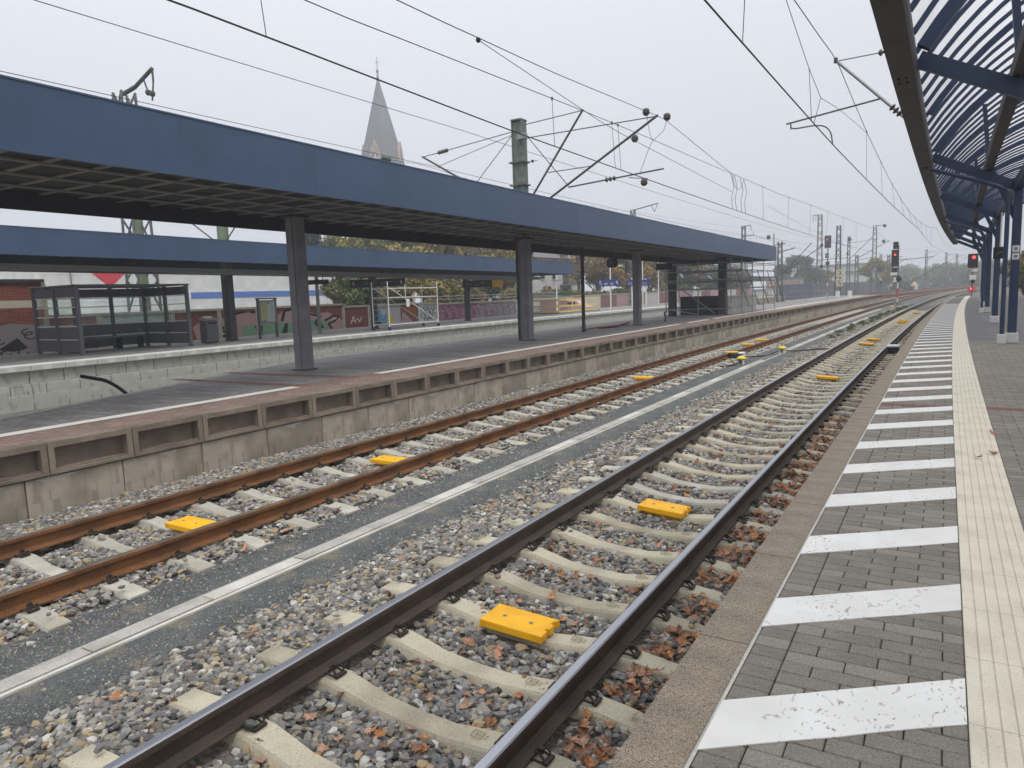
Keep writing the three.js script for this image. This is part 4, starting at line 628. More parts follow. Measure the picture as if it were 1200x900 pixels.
{ const g = group('signal', 130.5, -18.3, -0.25); tag(g, 'black rectangular signal on a post in front of the dark fence', 'signal'); mesh('post', rod(V(0, 0, 0), V(0, 9, 0), 0.09, 10), mat.lattice, g); bands(g, 0.12, [[0.2, 1.0, mat.white], [1.0, 2.1, mat.red], [2.1, 2.7, mat.white]]);
  mesh('head', cbx(0.98, 2.0, 0.3, 0.03, 0, 9.35, 0.1), mat.black, g); mesh('speed_board', cbx(0.5, 0.75, 0.2, 0.02, -0.1, 7.1, 0.12), mat.black, g); glyphs(g, [[-0.1, 7.1, 0.34, 0.08, -0.7]], mat.white, 0.225); mesh('lower_board', cbx(0.62, 0.5, 0.2, 0.02, 0, 5.85, 0.12), mat.black, g); const l = mesh('lamp', new THREE.SphereGeometry(0.09, 10, 8), glow(1, 0.1, 0.06, 2), g); l.position.set(-0.1, 9.7, 0.28);
  const q = new THREE.PointLight(new THREE.Color(1, 0.1, 0.06), 0.12, 0, 2); q.position.set(-0.1, 9.7, 0.55); q.castShadow = true; g.add(q); }
{ const g = group('signal', 95, 3.15, -0.25); tag(g, 'black signal with bright red lamp beyond the blue posts', 'signal'); mesh('post', rod(V(0, 0, 0), V(0, 4, 0), 0.06, 10), mat.lattice, g); mesh('head', cbx(0.95, 1.5, 0.3, 0.05, 0, 4.4, 0), mat.black, g); mesh('white_board', cbx(0.62, 0.5, 0.1, 0.02, 0.05, 2.6, 0.1), mat.white, g); mesh('white_board', cbx(0.5, 0.25, 0.1, 0.02, 0.2, 3.35, 0.1), mat.white, g); mesh('lower_lamp', blob(0.2).translate(0.05, 2.2, 0.1), mat.black, g);
  const l = mesh('lamp', new THREE.SphereGeometry(0.17, 14, 10), glow(1, 0.06, 0.07, 2.2), g); l.position.set(0.08, 4.75, 0.16); const q = new THREE.PointLight(new THREE.Color(1, 0.08, 0.08), 0.4, 0, 2); q.position.set(0.08, 4.75, 0.6); q.castShadow = true; g.add(q); }
{ const g = group('low_signal', 140, 1.4, -0.25); tag(g, 'low red lit marker standing by the track past the platform end', 'signal'); mesh('post', rod(V(0, 0, 0), V(0, 0.5, 0), 0.08), mat.lattice, g); mesh('board', cbx(1.1, 0.8, 0.3, 0.03, 0, 0.8, 0), mat.red, g); const l = mesh('lamp', new THREE.SphereGeometry(0.15, 10, 8), glow(1, 0.2, 0.2, 2.5), g); l.position.set(0, 0.9, 0.18); const q = new THREE.PointLight(new THREE.Color(1, 0.1, 0.1), 0.3, 0, 2); q.position.set(0, 0.9, 0.5); q.castShadow = true; g.add(q); }
{ const g = group('number_plate_post', 116, -13.7, -0.3); tag(g, 'post with two pale number plates one above the other', 'sign'); mesh('post', rod(V(0, 0, 0), V(0, 4.6, 0), 0.05), mat.lattice, g); for (const y of [2.65, 4.0]) { const p = mesh('plate', cbx(0.95, 1.1, 0.06, 0.05, 0, y, 0.06), M({ color: srgb(196, 186, 160) }), g); for (const q of y > 3 ? [[0.05, 0.25, 0.3, 0.1, -0.6], [0, -0.2, 0.3, 0.1, 0.7], [0.1, 0, 0.12, 0.3, 0.2]] : [[-0.05, 0.15, 0.12, 0.4, -0.4], [0.1, -0.1, 0.36, 0.1, 0], [0.12, -0.2, 0.12, 0.3, 0]]) mesh('print', bx(q[2], q[3], 0.01).rotateZ(q[4]).translate(q[0], y + q[1], 0.1), mat.black, p); } }
{ const g = group('signal_hut', 216, -18.5, -0.3); tag(g, 'small white cabinet with an orange cap far along the line', 'cabinet'); mesh('cabinet', cbx(1.5, 1.6, 1, 0.05, 0, 0.8, 0), mat.white, g); mesh('cap', lathe([[0.5, 0], [0.5, 0.25], [0.25, 0.5], [0, 0.6]], 10).translate(0, 1.6, 0), mat.yellow, g); mesh('mark', bx(0.6, 0.3, 0.02, 0, 1.0, 0.51), mat.black, g); }
function cappedBox(label, s, d) { const g = group('axle_counter_box', s, d, -0.22); tag(g, label, 'trackside box', 'yellow capped trackside boxes'); g.scale.setScalar(0.78); mesh('cap', lathe([[0, 0.36], [0.06, 0.36], [0.16, 0.31], [0.19, 0.26], [0.19, 0.22], [0, 0.21]], 16), mat.yellowPale, g); for (const [x, z] of [[-0.09, -0.09], [0.09, -0.09], [-0.09, 0.09], [0.09, 0.09]]) mesh('leg', rod(V(x, 0, z), V(x, 0.24, z), 0.035, 8), mat.white, g); mesh('body', new THREE.CylinderGeometry(0.1, 0.1, 0.2, 10).toNonIndexed().translate(0, 0.1, 0), mat.grey, g); }
cappedBox('yellow capped trackside box standing in the gap of the cable channel', 29.0, -2.5); cappedBox('yellow capped trackside box beside the rusty track and the loose cables', 24.9, -2.95); cappedBox('small yellow capped box far along the cable channel', 75.5, -2.65);
{ const g = group('rail_sensor', 26.6, LT + 0.82, -0.2); tag(g, 'yellow topped sensor clamped to the rusty rail', 'sensor'); mesh('housing', cbx(0.3, 0.2, 0.5, 0.03, 0.14, 0.1, 0), mat.black, g); mesh('cover', cbx(0.36, 0.03, 0.36, 0.01, 0.02, 0.23, 0), mat.yellow, g); mesh('lid', cbx(0.2, 0.06, 0.3, 0.02, 0.34, 0.2, 0), mat.white, g); }
{ const g = group('rail_sensor', 30.0, 1.02, -0.3); tag(g, 'white topped box clamped to the polished rail by the platform', 'sensor'); mesh('housing', cbx(0.34, 0.26, 0.5, 0.03, 0, 0.13, 0), mat.black, g); mesh('lid', cbx(0.4, 0.07, 0.52, 0.02, 0, 0.3, 0), mat.white, g); }
for (const [pts, l] of [[[[26.5, -3.5, -0.15], [27.2, -3.2, -0.18], [27.6, -2.9, -0.19], [28.2, -2.75, -0.19], [28.8, -2.6, -0.1]], 'black cable looping over the path to the yellow capped box'], [[[24.9, -2.9, -0.1], [25.6, -3.0, -0.19], [26.2, -3.3, -0.19], [26.5, -3.5, -0.15]], 'black cable joining the rail sensor and yellow capped box'], [[[29.1, -2.4, -0.12], [29.3, -2.0, -0.14], [29.6, -1.5, -0.1], [29.8, -1.0, -0.1]], 'black cable crossing the ballast towards the polished rail'], [[[23.9, -3.3, -0.18], [24.3, -3.1, -0.19], [24.8, -2.95, -0.1]], 'short black cable end lying on the grit path']]) { const g = plain('cable'); tag(g, l, 'cable'); mesh('cable', tube(pts.map(p => at(...p)), 0.022, 6), mat.black, g); }
// yellow cable covers fixed on sleepers
const plateGeo = (() => { const sh = new THREE.Shape(); [[-0.25, -0.14], [0.25, -0.14], [0.25, -0.06], [0.225, -0.05], [0.225, -0.02], [0.25, -0.01], [0.25, 0.05], [0.22, 0.06], [0.22, 0.1], [0.25, 0.14], [-0.25, 0.14]].forEach((p, i) => sh[i ? 'lineTo' : 'moveTo'](...p)); return metreUV(new THREE.ExtrudeGeometry(sh, { depth: 0.045, bevelEnabled: true, bevelSize: 0.008, bevelThickness: 0.008, bevelSegments: 2 }).rotateX(-Math.PI / 2).toNonIndexed()); })();
function yellowCover(label, s, d, y, tilt, grp) { const g = group('yellow_cover', s, d, y, rr(-0.03, 0.03)); g.rotateZ(tilt); tag(g, label, 'cover', grp); mesh('plate', plateGeo, mat.yellow, g); mesh('underside_rib', bx(0.4, 0.05, 0.16, 0, -0.022, 0), mat.yellow, g); for (const x of [-0.12, 0.1]) { mesh('screw', new THREE.CylinderGeometry(0.013, 0.013, 0.008, 8).toNonIndexed().translate(x, 0.056, 0.01), mat.galv, g); mesh('screw_recess', new THREE.TorusGeometry(0.02, 0.004, 4, 12).rotateX(Math.PI / 2).translate(x, 0.053, 0.01).toNonIndexed(), mat.yellowPale, g); } }
const sk = (first, pitch, s) => first + Math.round((s - first) / pitch) * pitch;
const YC = 'yellow covers between the rails';
[[5.93, 0.0, 'large bright yellow cover with two screws between the polished rails'], [9.13, 0.02, 'bright yellow cover beside whitened sleepers between the polished rails'], [21.5, 0.02, 'yellow cover on a sleeper amid the polished rails'], [33.3, -0.15, 'paired yellow cover between the polished rails'], [35.7, -0.12, 'paired yellow cover between the polished rails'], [50.6, 0, 'paired yellow cover between the polished rails'], [52.4, 0, 'paired yellow cover between the polished rails'], [64.4, 0, 'distant yellow cover between the polished rails']].forEach(([s, d, l]) => { const q = sk(2.16, 0.634, s); yellowCover(l, q - 0.02, d, -0.205 - CANT * d, -Math.atan(CANT), YC); });
[[6.3, -4.42, 'yellow cover between rusty rails over bare ballast'], [9.6, -4.42, 'yellow cover between rusty rails next to a white sleeper'], [20.6, -4.45, 'yellow cover between the rusty rails short of the sensor'], [32.0, -4.5, 'paired yellow cover between the rusty rails past the sensor'], [35.0, -4.55, 'paired yellow cover between the rusty rails past the sensor']].forEach(([s, d, l]) => { const q = sk(2.33, 0.665, s); yellowCover(l, q + 0.02, d, -0.17, 0, YC); });
console.log('trackside');
// ---------------------------------------------------------------- things on the middle platform
{ const g = plain('cable_stub'); tag(g, 'black cable stub curving up out of the middle platform paving', 'cable'); mesh('cable', tube([at(9.75, -11.2, HM), at(9.6, -11.2, HM + 0.14), at(9.35, -11.15, HM + 0.3), at(9.1, -11.1, HM + 0.38), at(8.85, -11.05, HM + 0.45)], 0.035, 8), mat.black, g); }
{ const g = plain('cable_stub'); tag(g, 'short black cable standing up by the scaffold', 'cable'); mesh('cable', tube([at(37.6, -10, HM), at(37.65, -10, HM + 0.25), at(37.5, -10, HM + 0.45), at(37.6, -9.9, HM + 0.55)], 0.04, 6), mat.black, g); }
for (const [pts, l, m] of [[[[31.5, -10.9, 0.61], [32.8, -10.6, 0.61], [33.6, -10.8, 0.63], [34.3, -10.6, 0.75]], 'dark cable lying at the foot of the grey column', mat.black], [[[30.5, -11.2, 0.61], [32.0, -11.3, 0.61], [33.8, -11.0, 0.61], [34.5, -10.7, 0.61]], 'reddish hose lying near the grey column foot', mat.red]]) { const g = plain('loose_cable'); tag(g, l, 'cable'); mesh('cable', tube(pts.map(p => at(...p)), 0.03, 6), m, g); }
{ // scaffold round the stair head
  const g = plain('scaffold'); tag(g, 'galvanised tube scaffold with a deck around the stair opening', 'scaffold'); const top = 4.0, T = (a, b, r = 0.03) => rod(at(...a), at(...b), r, 6);
  const ss = [44.4, 46.8, 49.4, 52.4, 55.8], ds = [-8.45, -10.4, -12.4];
  for (const s of ss) for (const d of ds) { if (d === -10.4 && s > 45 && s < 55) continue; mesh('standard', T([s, d, HM], [s, d, d < -12 ? 3.6 : top]), mat.galv, g); mesh('base_plate', bx(0.16, 0.015, 0.16).translate(...at(s, d, HM + 0.012)), mat.galv, g); }
  for (const d of ds) for (let i = 0; i < 4; i++) for (const y of [1.05, 2.2, 2.66, 3.3, 3.75]) { if (d === -10.4 && y > 2.7) continue; mesh('ledger', T([ss[i], d, y], [ss[i + 1], d, y], 0.026), mat.galv, g); }
  for (const s of ss) for (const y of [1.05, 2.2, 2.66, 3.3, 3.75]) mesh('transom', T([s, -8.45, y - 0.04], [s, -12.4, y - 0.04], 0.026), mat.galv, g);
  for (let i = 0; i < 4; i++) { for (const d of [-8.8, -9.15, -9.5]) mesh('deck_board', sweep(rect(d - 0.16, d + 0.16, 2.70, 2.76), ss[i] + 0.02, ss[i + 1] - 0.02, 3, { close: true, caps: true }), mat.galv, g); mesh('toe_board', sweep(rect(-8.50, -8.47, 2.76, 2.9), ss[i] + 0.03, ss[i + 1] - 0.03, 3, { close: true, caps: true }), mat.galv, g); }
  for (let i = 0; i < 9; i++) { const d = -8.8 - i * 0.4; mesh('deck_board', sweep(rect(d - 0.18, d + 0.18, 2.701, 2.755), ss[0] - 0.5, ss[0] - 0.02, 1, { close: true, caps: true }), mat.galv, g); }
  mesh('brace', T([44.4, -12.4, 1.05], [44.4, -10.4, HM + 0.1]), mat.galv, g); mesh('brace', T([44.4, -11.4, 2.2], [44.4, -9.4, HM + 0.15]), mat.galv, g);
  for (const s of [45.6, 48.2, 50.8, 53.6, 55.6]) mesh('sloping_tube', T([s, -8.5, 3.3], [s + 1.6, -8.1, 1.05], 0.022), mat.black, g);
}
{ const g = plain('stair_hoarding'); tag(g, 'black boarded hoarding closing the stair head under scaffold', 'hoarding'); for (let i = 0; i < 4; i++) mesh('board', bx(0.66, 1.12, 0.05).rotateY(-heading(46)).translate(...at(46.4, -11.85 + i * 0.67, HM + 0.56)), mat.blackMatte, g); mesh('top_rail', bx(2.75, 0.05, 0.09).rotateY(-heading(46)).translate(...at(46.4, -10.85, HM + 1.145)), mat.black, g); }
{ const g = plain('stair_parapet'); tag(g, 'pale grey concrete parapet of the stairs inside the scaffold', 'wall'); for (let i = 0; i < 3; i++) mesh('panel', sweep(rect(-9.42, -9.24, HM, HM + 1.08), 46.75 + i * 2.3, 46.75 + i * 2.3 + 2.285, 3, { close: true, caps: true }), mat.block[i % 2], g); mesh('cap', sweep(rect(-9.46, -9.2, HM + 1.081, HM + 1.13), 46.7, 53.7, 3, { close: true, caps: true }), mat.whiteSlab, g); }
{ const g = group('end_barrier', 78, -10.5, HM); tag(g, 'low grey barrier frame past the middle scaffold', 'barrier'); for (const x of [-2, 0, 2]) mesh('post', rod(V(x, 0, 0), V(x, 1.0, 0), 0.03), mat.galv, g); for (const y of [0.5, 1.0]) mesh('rail', rod(V(-2, y, 0), V(2, y, 0), 0.025), mat.galv, g); }
for (const [s, d, l] of [[92, -9.8, 'squat white post at the far end of the middle platform'], [92.6, -8.6, 'second squat white post at the far end of the middle platform']]) { const g = group('white_post', s, d, HM); tag(g, l, 'bollard'); mesh('body', cbx(0.42, 0.8, 0.42, 0.03, 0, 0.4, 0), mat.white, g); mesh('cap', cbx(0.48, 0.06, 0.48, 0.01, 0, 0.83, 0), mat.grey, g); }
// ---------------------------------------------------------------- far platform: shelter, bin, boards, tower
const facing = Math.PI / 2; // local x along the line, local z towards the tracks
{ const g = group('waiting_shelter', 18.05, -24.2, HF, facing); tag(g, 'grey framed waiting shelter with glass panes on the far platform', 'shelter'); const H = 2.5, D = 3.0, W = 2.2;
  const posts = [[-W, 0], [W, 0], [-W, -D], [W, -D], [-W, -D / 2], [W, -D / 2], [-0.75, -D], [0.75, -D]]; for (const [x, z] of posts) mesh('post', cbx(0.13, H, 0.13, 0.012, x, H / 2, z), mat.shelter, g);
  const wall = (x0, z0, x1, z1) => { const dx = x1 - x0, dz = z1 - z0, L = Math.hypot(dx, dz) - 0.14, ry = Math.atan2(-dz, dx), cx = (x0 + x1) / 2, cz = (z0 + z1) / 2, B = (h, y, t = 0.05, LL = L) => bx(LL, h, t, 0, 0, 0).rotateY(ry).translate(cx, y, cz);
    mesh('panel', B(0.42, 0.33), mat.shelter, g); mesh('panel', B(0.42, 0.80), mat.shelter, g); mesh('gap_bar', B(0.03, 0.565, 0.02), mat.white, g); const p = mesh('pane', B(1.08, 1.58, 0.012), mat.glass, g); for (const y of [1.05, 1.40, 1.75, 2.1]) mesh('white_stripe', B(0.035, y, 0.02), mat.white, p); mesh('header', B(0.34, 2.3), mat.shelter, g); };
  wall(-W, 0, -W, -D / 2); wall(-W, -D / 2, -W, -D); wall(W, 0, W, -D / 2); wall(W, -D / 2, W, -D); wall(-W, -D, -0.75, -D); wall(-0.75, -D, 0.75, -D); wall(0.75, -D, W, -D);
  mesh('roof', cbx(2 * W + 0.2, 0.06, D + 0.2, 0.01, 0, H + 0.03, -D / 2), mat.shelter, g);
  const b = mesh('bench', cbx(3.4, 0.06, 0.45, 0.015, 0, 0.5, -D + 0.6), mat.shelter, g); for (const x of [-1.2, 0.6, 1.5]) { mesh('bench_leg', cbx(0.1, 0.48, 0.3, 0.01, x, 0.24, -D + 0.6), mat.black, b); mesh('armrest', tube([V(x, 0.52, -D + 0.75), V(x, 0.75, -D + 0.7), V(x, 0.78, -D + 0.5), V(x, 0.55, -D + 0.42)], 0.018), mat.galv, b); } }
{ const g = group('litter_bin', 21.7, -25.0, HF, facing); tag(g, 'grey litter bin beside the waiting shelter', 'bin'); mesh('body', cbx(0.62, 0.98, 0.5, 0.05, 0, 0.51, 0), mat.shelter, g); mesh('lid', cbx(0.66, 0.06, 0.54, 0.02, 0, 1.06, 0), mat.grey, g); mesh('opening', bx(0.4, 0.1, 0.01, 0, 0.88, 0.256), mat.black, g); mesh('liner', lathe([[0.2, 0], [0.24, 0.06], [0.1, 0.1], [0, 0.08]], 8).translate(-0.05, 1.085, 0), mat.white, g); }
{ const g = group('notice_board', 25.2, -25.4, HF, facing + 0.35); tag(g, 'two legged notice board with yellow and white posters', 'notice board'); for (const x of [-0.78, 0.78]) mesh('leg', cbx(0.14, 1.85, 0.1, 0.01, x, 0.925, 0), mat.shelter, g); mesh('case', cbx(1.42, 1.12, 0.08, 0.01, 0, 1.24, 0), mat.grey, g); mesh('top_rail', cbx(1.8, 0.06, 0.14, 0.01, 0, 1.88, 0), mat.shelter, g);
  const p = mesh('poster', bx(0.5, 0.86, 0.004, -0.38, 1.28, 0.044), M({ color: srgb(206, 190, 110) }), g); for (let i = 0; i < 7; i++) mesh('print', bx(rr(0.2, 0.42), 0.02, 0.002, -0.38, 1.6 - i * 0.1, 0.048), M({ color: srgb(120, 112, 74) }), p);
  const q = mesh('poster', bx(0.72, 0.96, 0.004, 0.27, 1.25, 0.044), M({ color: srgb(196, 200, 198) }), g); mesh('print', bx(0.14, 0.07, 0.002, 0.08, 1.66, 0.048), mat.black, q); for (let i = 0; i < 4; i++) mesh('print', bx(0.12, 0.14, 0.002, 0.38, 1.62 - i * 0.2, 0.048), M({ color: srgb(180, 178, 150) }), q); mesh('print', bx(0.2, 0.05, 0.002, -0.35, 0.84, 0.05), mat.red, p); mesh('pane', bx(1.36, 1.06, 0.006, 0, 1.24, 0.07), mat.glass, g); }
{ const g = group('display_post', 28.6, -25.55, HF); tag(g, 'slim grey post carrying the amber train display', 'post'); mesh('pole', rod(V(0, 0, 0), V(0, 3.1, 0), 0.09, 10), mat.grey, g); mesh('foot', new THREE.CylinderGeometry(0.16, 0.16, 0.04, 12).toNonIndexed().translate(0, 0.02, 0), mat.grey, g); }
{ const g = group('scaffold_tower', 32.6, -23.0, HF, facing); tag(g, 'wheeled aluminium scaffold tower on the far platform', 'scaffold'); const X = [-2.1, 2.1], Z = [-0.55, 0.55], H = 2.55;
  for (const x of X) for (const z of Z) { mesh('upright', rod(V(x, 0.2, z), V(x, H, z), 0.028, 8), mat.white, g); const w = mesh('wheel', new THREE.CylinderGeometry(0.1, 0.1, 0.06, 14).rotateX(Math.PI / 2).toNonIndexed().translate(x, 0.1, z), mat.black, g); mesh('rim', new THREE.CylinderGeometry(0.055, 0.055, 0.064, 10).rotateX(Math.PI / 2).toNonIndexed().translate(x, 0.1, z), mat.blueSign, w); }
  for (const z of Z) { for (const y of [0.3, 1.72, 2.2]) mesh('rail', rod(V(X[0], y, z), V(X[1], y, z), 0.024, 6), mat.white, g); mesh('brace', rod(V(X[0] + 0.2, 2.2, z), V(X[1], 0.3, z), 0.02, 6), mat.white, g); } for (const x of X) { for (const y of [0.5, 0.8, 1.1, 1.4, 1.7, 2.0, 2.3]) mesh('rung', rod(V(x, y, Z[0]), V(x, y, Z[1]), 0.018, 6), mat.galv, g); }
  mesh('deck', cbx(4.1, 0.06, 1.0, 0.01, 0, 1.66, 0), mat.galv, g); mesh('upright', rod(V(-0.7, 1.7, 0.55), V(-0.7, 2.4, 0.55), 0.024, 6), mat.white, g); mesh('bag', cbx(0.24, 0.42, 0.1, 0.03, -0.6, 1.4, 0.62), mat.white, g); }
{ const g = plain('crowd_barrier'); tag(g, 'grey steel crowd barriers along the far platform beyond the canopy', 'barrier'); const P = (s, y) => at(s, -25.2, HF + y); for (let s = 44.5; s < 53; s += 2.2) { for (const y of [0.2, 1.05]) mesh('rail', rod(P(s, y), P(s + 2.15, y), 0.02, 5), mat.galv, g); for (let i = 0; i <= 14; i++) mesh('bar', rod(P(s + i * 0.153, 0.2), P(s + i * 0.153, 1.05), 0.011, 4), mat.galv, g); } }
{ const g = plain('yellow_railing'); tag(g, 'yellow guard railing around a grey slab on the far platform', 'railing'); const P = (s, y, d = -24) => at(s, d, HF + y); const gold = M({ color: srgb(222, 196, 96), roughness: 0.6 }); for (const s of [52, 54.3, 56.6, 59]) mesh('post', bar(P(s, 0.12), P(s, 1.15), 0.07, 0.07), gold, g); for (const y of [0.18, 0.62, 1.12]) mesh('rail', bar(P(52, y), P(59, y), 0.05, 0.12), gold, g); for (const y of [0.18, 0.62, 1.12]) mesh('rail', bar(P(52, y), P(52, y, -26.4), 0.05, 0.12), gold, g); mesh('slab', sweep(rect(-26.6, -23.9, HF, HF + 0.12), 51.8, 59.3, 3, { close: true, caps: true }), mat.grey, g); }
const signPrint = (g, w) => { glyphs(g, [[-w * 0.2, 0.06, w * 0.22, 0.05], [-w * 0.22, -0.08, w * 0.18, 0.04], [w * 0.16, -0.08, w * 0.24, 0.05], [w * 0.2, 0.05, w * 0.14, 0.03]], M({ color: srgb(150, 158, 196) }), 0.06); };
function blueSign(label, s, d, w, nums) { const g = group('platform_sign', s, d, HF, -0.1); tag(g, label, 'sign'); mesh('pole', rod(V(0.1, 0, -0.1), V(0.1, w > 2 ? 5.2 : 2.9, -0.1), 0.07, 8), mat.white, g); mesh('board', cbx(w, 0.62, 0.1, 0.01, 0, 2.45, 0), mat.blueSign, g); const pr = []; const add = (n, x) => { for (const q of digit(n)) pr.push([q[0] * 2 + x, q[1] * 2 + 2.45, q[2] * 2, q[3] * 2, q[4]]); }; if (nums) { add(5, -w / 2 + 0.25); add(4, w / 2 - 0.25); } for (const q of [[-w * 0.12, 2.42, w * 0.2, 0.05], [-w * 0.14, 2.3, w * 0.16, 0.05], [w * 0.16, 2.4, w * 0.16, 0.05], [w * 0.14, 2.28, w * 0.1, 0.05]]) pr.push(q); glyphs(g, pr, mat.white, 0.056); return g; }
blueSign('long blue platform sign numbered 5 and 4 on a tall white pole', 65, -25.7, 2.3, true); blueSign('narrow blue sign partly hidden by the middle canopy column', 70.5, -25.9, 0.9, false); blueSign('small blue sign on a pole by the brown trees', 75.6, -26.5, 1.1, false);
for (const [s, d, h, l] of [[75.8, -26.8, 7.0, 'tall white lamp post with a flat head behind the small blue sign'], [57.5, -27.2, 4.6, 'slim white pole behind the yellow railing'], [85, -28.7, 6.6, 'grey steel pole by the brown trees']]) { const g = group('lamp_post', s, d, -0.2); tag(g, l, 'lamp post'); mesh('pole', rod(V(0, 0, 0), V(0, h, 0), 0.08, 8, 0.05), mat.white, g); mesh('head', cbx(0.9, 0.08, 0.3, 0.02, 0.4, h - 1.0, 0), mat.grey, g); }
// ---------------------------------------------------------------- brick wall with graffiti, buildings
function canvasTex(w, h, draw) { const c = document.createElement('canvas'); c.width = w; c.height = h; draw(c.getContext('2d'), w, h); const t = new THREE.CanvasTexture(c); t.colorSpace = THREE.SRGBColorSpace; t.magFilter = THREE.LinearFilter; return t; }
function bricks(x, X0, Y0, W, H, bw, bh, base, mortar) { x.fillStyle = mortar; x.fillRect(X0, Y0, W, H); for (let r = 0; r * bh < H; r++) for (let c = -1; c * bw < W; c++) { const f = rr(0.78, 1.12); x.fillStyle = `rgb(${base.map(v => Math.round(v * f)).join()})`; const px = X0 + c * bw + (r % 2) * bw / 2, a = Math.max(X0, px), b = Math.min(X0 + W, px + bw - 1.2); if (b > a) x.fillRect(a, Y0 + r * bh, b - a, Math.min(bh - 1.2, Y0 + H - Y0 - r * bh)); } }
const WS0 = 16.9, WS1 = 62, WPX = 2048, WH = 128, wallTex = canvasTex(WPX, WH, (x, w, h) => {
  const X = s => (s - WS0) / (WS1 - WS0) * w, blobPath = (pts) => { x.beginPath(); pts.forEach(([s, y], i) => { const px = X(s), py = h * (1 - y); i ? x.lineTo(px, py) : x.moveTo(px, py); }); x.closePath(); };
  bricks(x, 0, 0, w, h, 11, 5, [132, 66, 48], 'rgb(120,92,80)');
  const pale = (a, b, c) => { x.fillStyle = c; x.fillRect(X(a), 0, X(b) - X(a), h); };
  pale(19.0, 22.4, 'rgb(176,188,178)'); pale(35.6, 38.6, 'rgb(178,178,180)'); pale(40.4, 42.6, 'rgb(188,198,194)'); bricks(x, X(42.6), 0, X(47.4) - X(42.6), h, 12, 7, [172, 118, 142], 'rgb(140,100,120)'); bricks(x, X(47.4), 0, X(53) - X(47.4), h, 12, 7, [164, 146, 156], 'rgb(136,122,132)'); pale(53, 57, 'rgb(182,184,180)'); bricks(x, X(57), 0, X(62) - X(57), h, 12, 7, [150, 112, 110], 'rgb(120,96,96)');
  // long piece: pink upper letters, green lower half, heavy black outlines
  x.globalAlpha = 0.86; x.fillStyle = 'rgb(192,160,160)'; blobPath([[23.6, 0], [23.4, 0.5], [24.2, 0.78], [25.2, 0.7], [25.9, 0.86], [27.4, 0.88], [28.2, 0.6], [28.9, 0.88], [30.3, 0.92], [31.2, 0.7], [32.2, 0.75], [33.2, 0.45], [33.6, 0]]); x.fill();
  x.fillStyle = 'rgb(112,164,128)'; blobPath([[26.2, 0], [26.2, 0.42], [28, 0.5], [29, 0.44], [31.4, 0.5], [32.2, 0.3], [32, 0]]); x.fill(); x.globalAlpha = 1;
  x.strokeStyle = 'rgb(24,24,24)'; x.lineWidth = 9; x.lineJoin = 'round'; for (const l of [[[23.9, 0.62], [24.6, 0.42], [25.4, 0.4], [25.0, 0.2], [24.4, 0.14]], [[25.6, 0.55], [25.8, 0.84], [26.4, 0.9]], [[26.8, 0.88], [27.8, 0.84], [28.1, 0.58]], [[28.8, 0.5], [29.0, 0.86], [29.5, 0.92]], [[30.2, 0.88], [30.9, 0.7], [31.6, 0.6], [31.2, 0.4]], [[31.9, 0.42], [32.6, 0.6], [33.0, 0.56], [32.7, 0.4], [32.2, 0.3], [32.4, 0.1]]]) { x.beginPath(); l.forEach(([s, y], i) => i ? x.lineTo(X(s), h * (1 - y)) : x.moveTo(X(s), h * (1 - y))); x.stroke(); }
  x.fillStyle = 'rgb(22,22,22)'; for (const l of [[[24.3, 0.05], [24.3, 0.3], [25.2, 0.34], [25.4, 0.1]], [[27.0, 0.4], [27.5, 0.4], [27.4, 0], [27.2, 0.05]], [[28.7, 0.05], [29.0, 0.42], [29.2, 0.42], [29.1, 0.03]], [[31.0, 0.4], [31.6, 0.35], [31.8, 0.15], [31.4, 0.16]]]) { blobPath(l); x.fill(); }
  x.fillStyle = 'rgb(225,225,220)'; for (const l of [[[24.6, 0.14], [25.0, 0.26], [25.2, 0.2]], [[32.4, 0.44], [32.9, 0.54], [32.8, 0.46]]]) { blobPath(l); x.fill(); }
  x.strokeStyle = 'rgb(225,220,215)'; x.lineWidth = 3; x.beginPath(); x.moveTo(X(34.0), h * 0.75); x.lineTo(X(34.25), h * 0.42); x.lineTo(X(34.4), h * 0.74); x.moveTo(X(34.05), h * 0.62); x.lineTo(X(34.6), h * 0.58); x.moveTo(X(34.6), h * 0.5); x.lineTo(X(34.75), h * 0.7); x.lineTo(X(34.95), h * 0.45); x.stroke();
  x.strokeStyle = 'rgb(30,30,30)'; x.lineWidth = 3; x.font = 'italic 40px sans-serif'; x.fillStyle = 'rgb(26,26,26)'; x.fillText('cks', X(19.6), h * 0.86); // the black tag seen through the shelter
  const poly = (c, l) => { x.fillStyle = c; blobPath(l); x.fill(); }; poly('rgb(78,150,190)', [[35.7, 0.1], [35.8, 0.7], [36.6, 0.85], [36.9, 0.4], [37.3, 0.75], [37.5, 0.1]]); poly('rgb(206,190,70)', [[37.2, 0.05], [37.3, 0.7], [37.9, 0.4], [37.8, 0.05]]); poly('rgb(26,28,30)', [[36.2, 0.05], [36.4, 0.3], [36.7, 0.2], [36.8, 0]]); poly('rgb(150,84,50)', [[38.9, 0.85], [40.2, 0.9], [40.2, 0.2]]); poly('rgb(180,150,150)', [[38.6, 0.05], [38.8, 0.7], [39.9, 0.1]]);
  x.strokeStyle = 'rgb(36,36,36)'; x.lineWidth = 3; for (let k = 0; k < 3; k++) { x.beginPath(); for (let i = 0; i < 12; i++) { const px = X(40.7 + i * 0.15), py = h * (0.3 + k * 0.22 + 0.12 * Math.sin(i * 2.3 + k * 1.7)); i ? x.lineTo(px, py) : x.moveTo(px, py); } x.stroke(); }
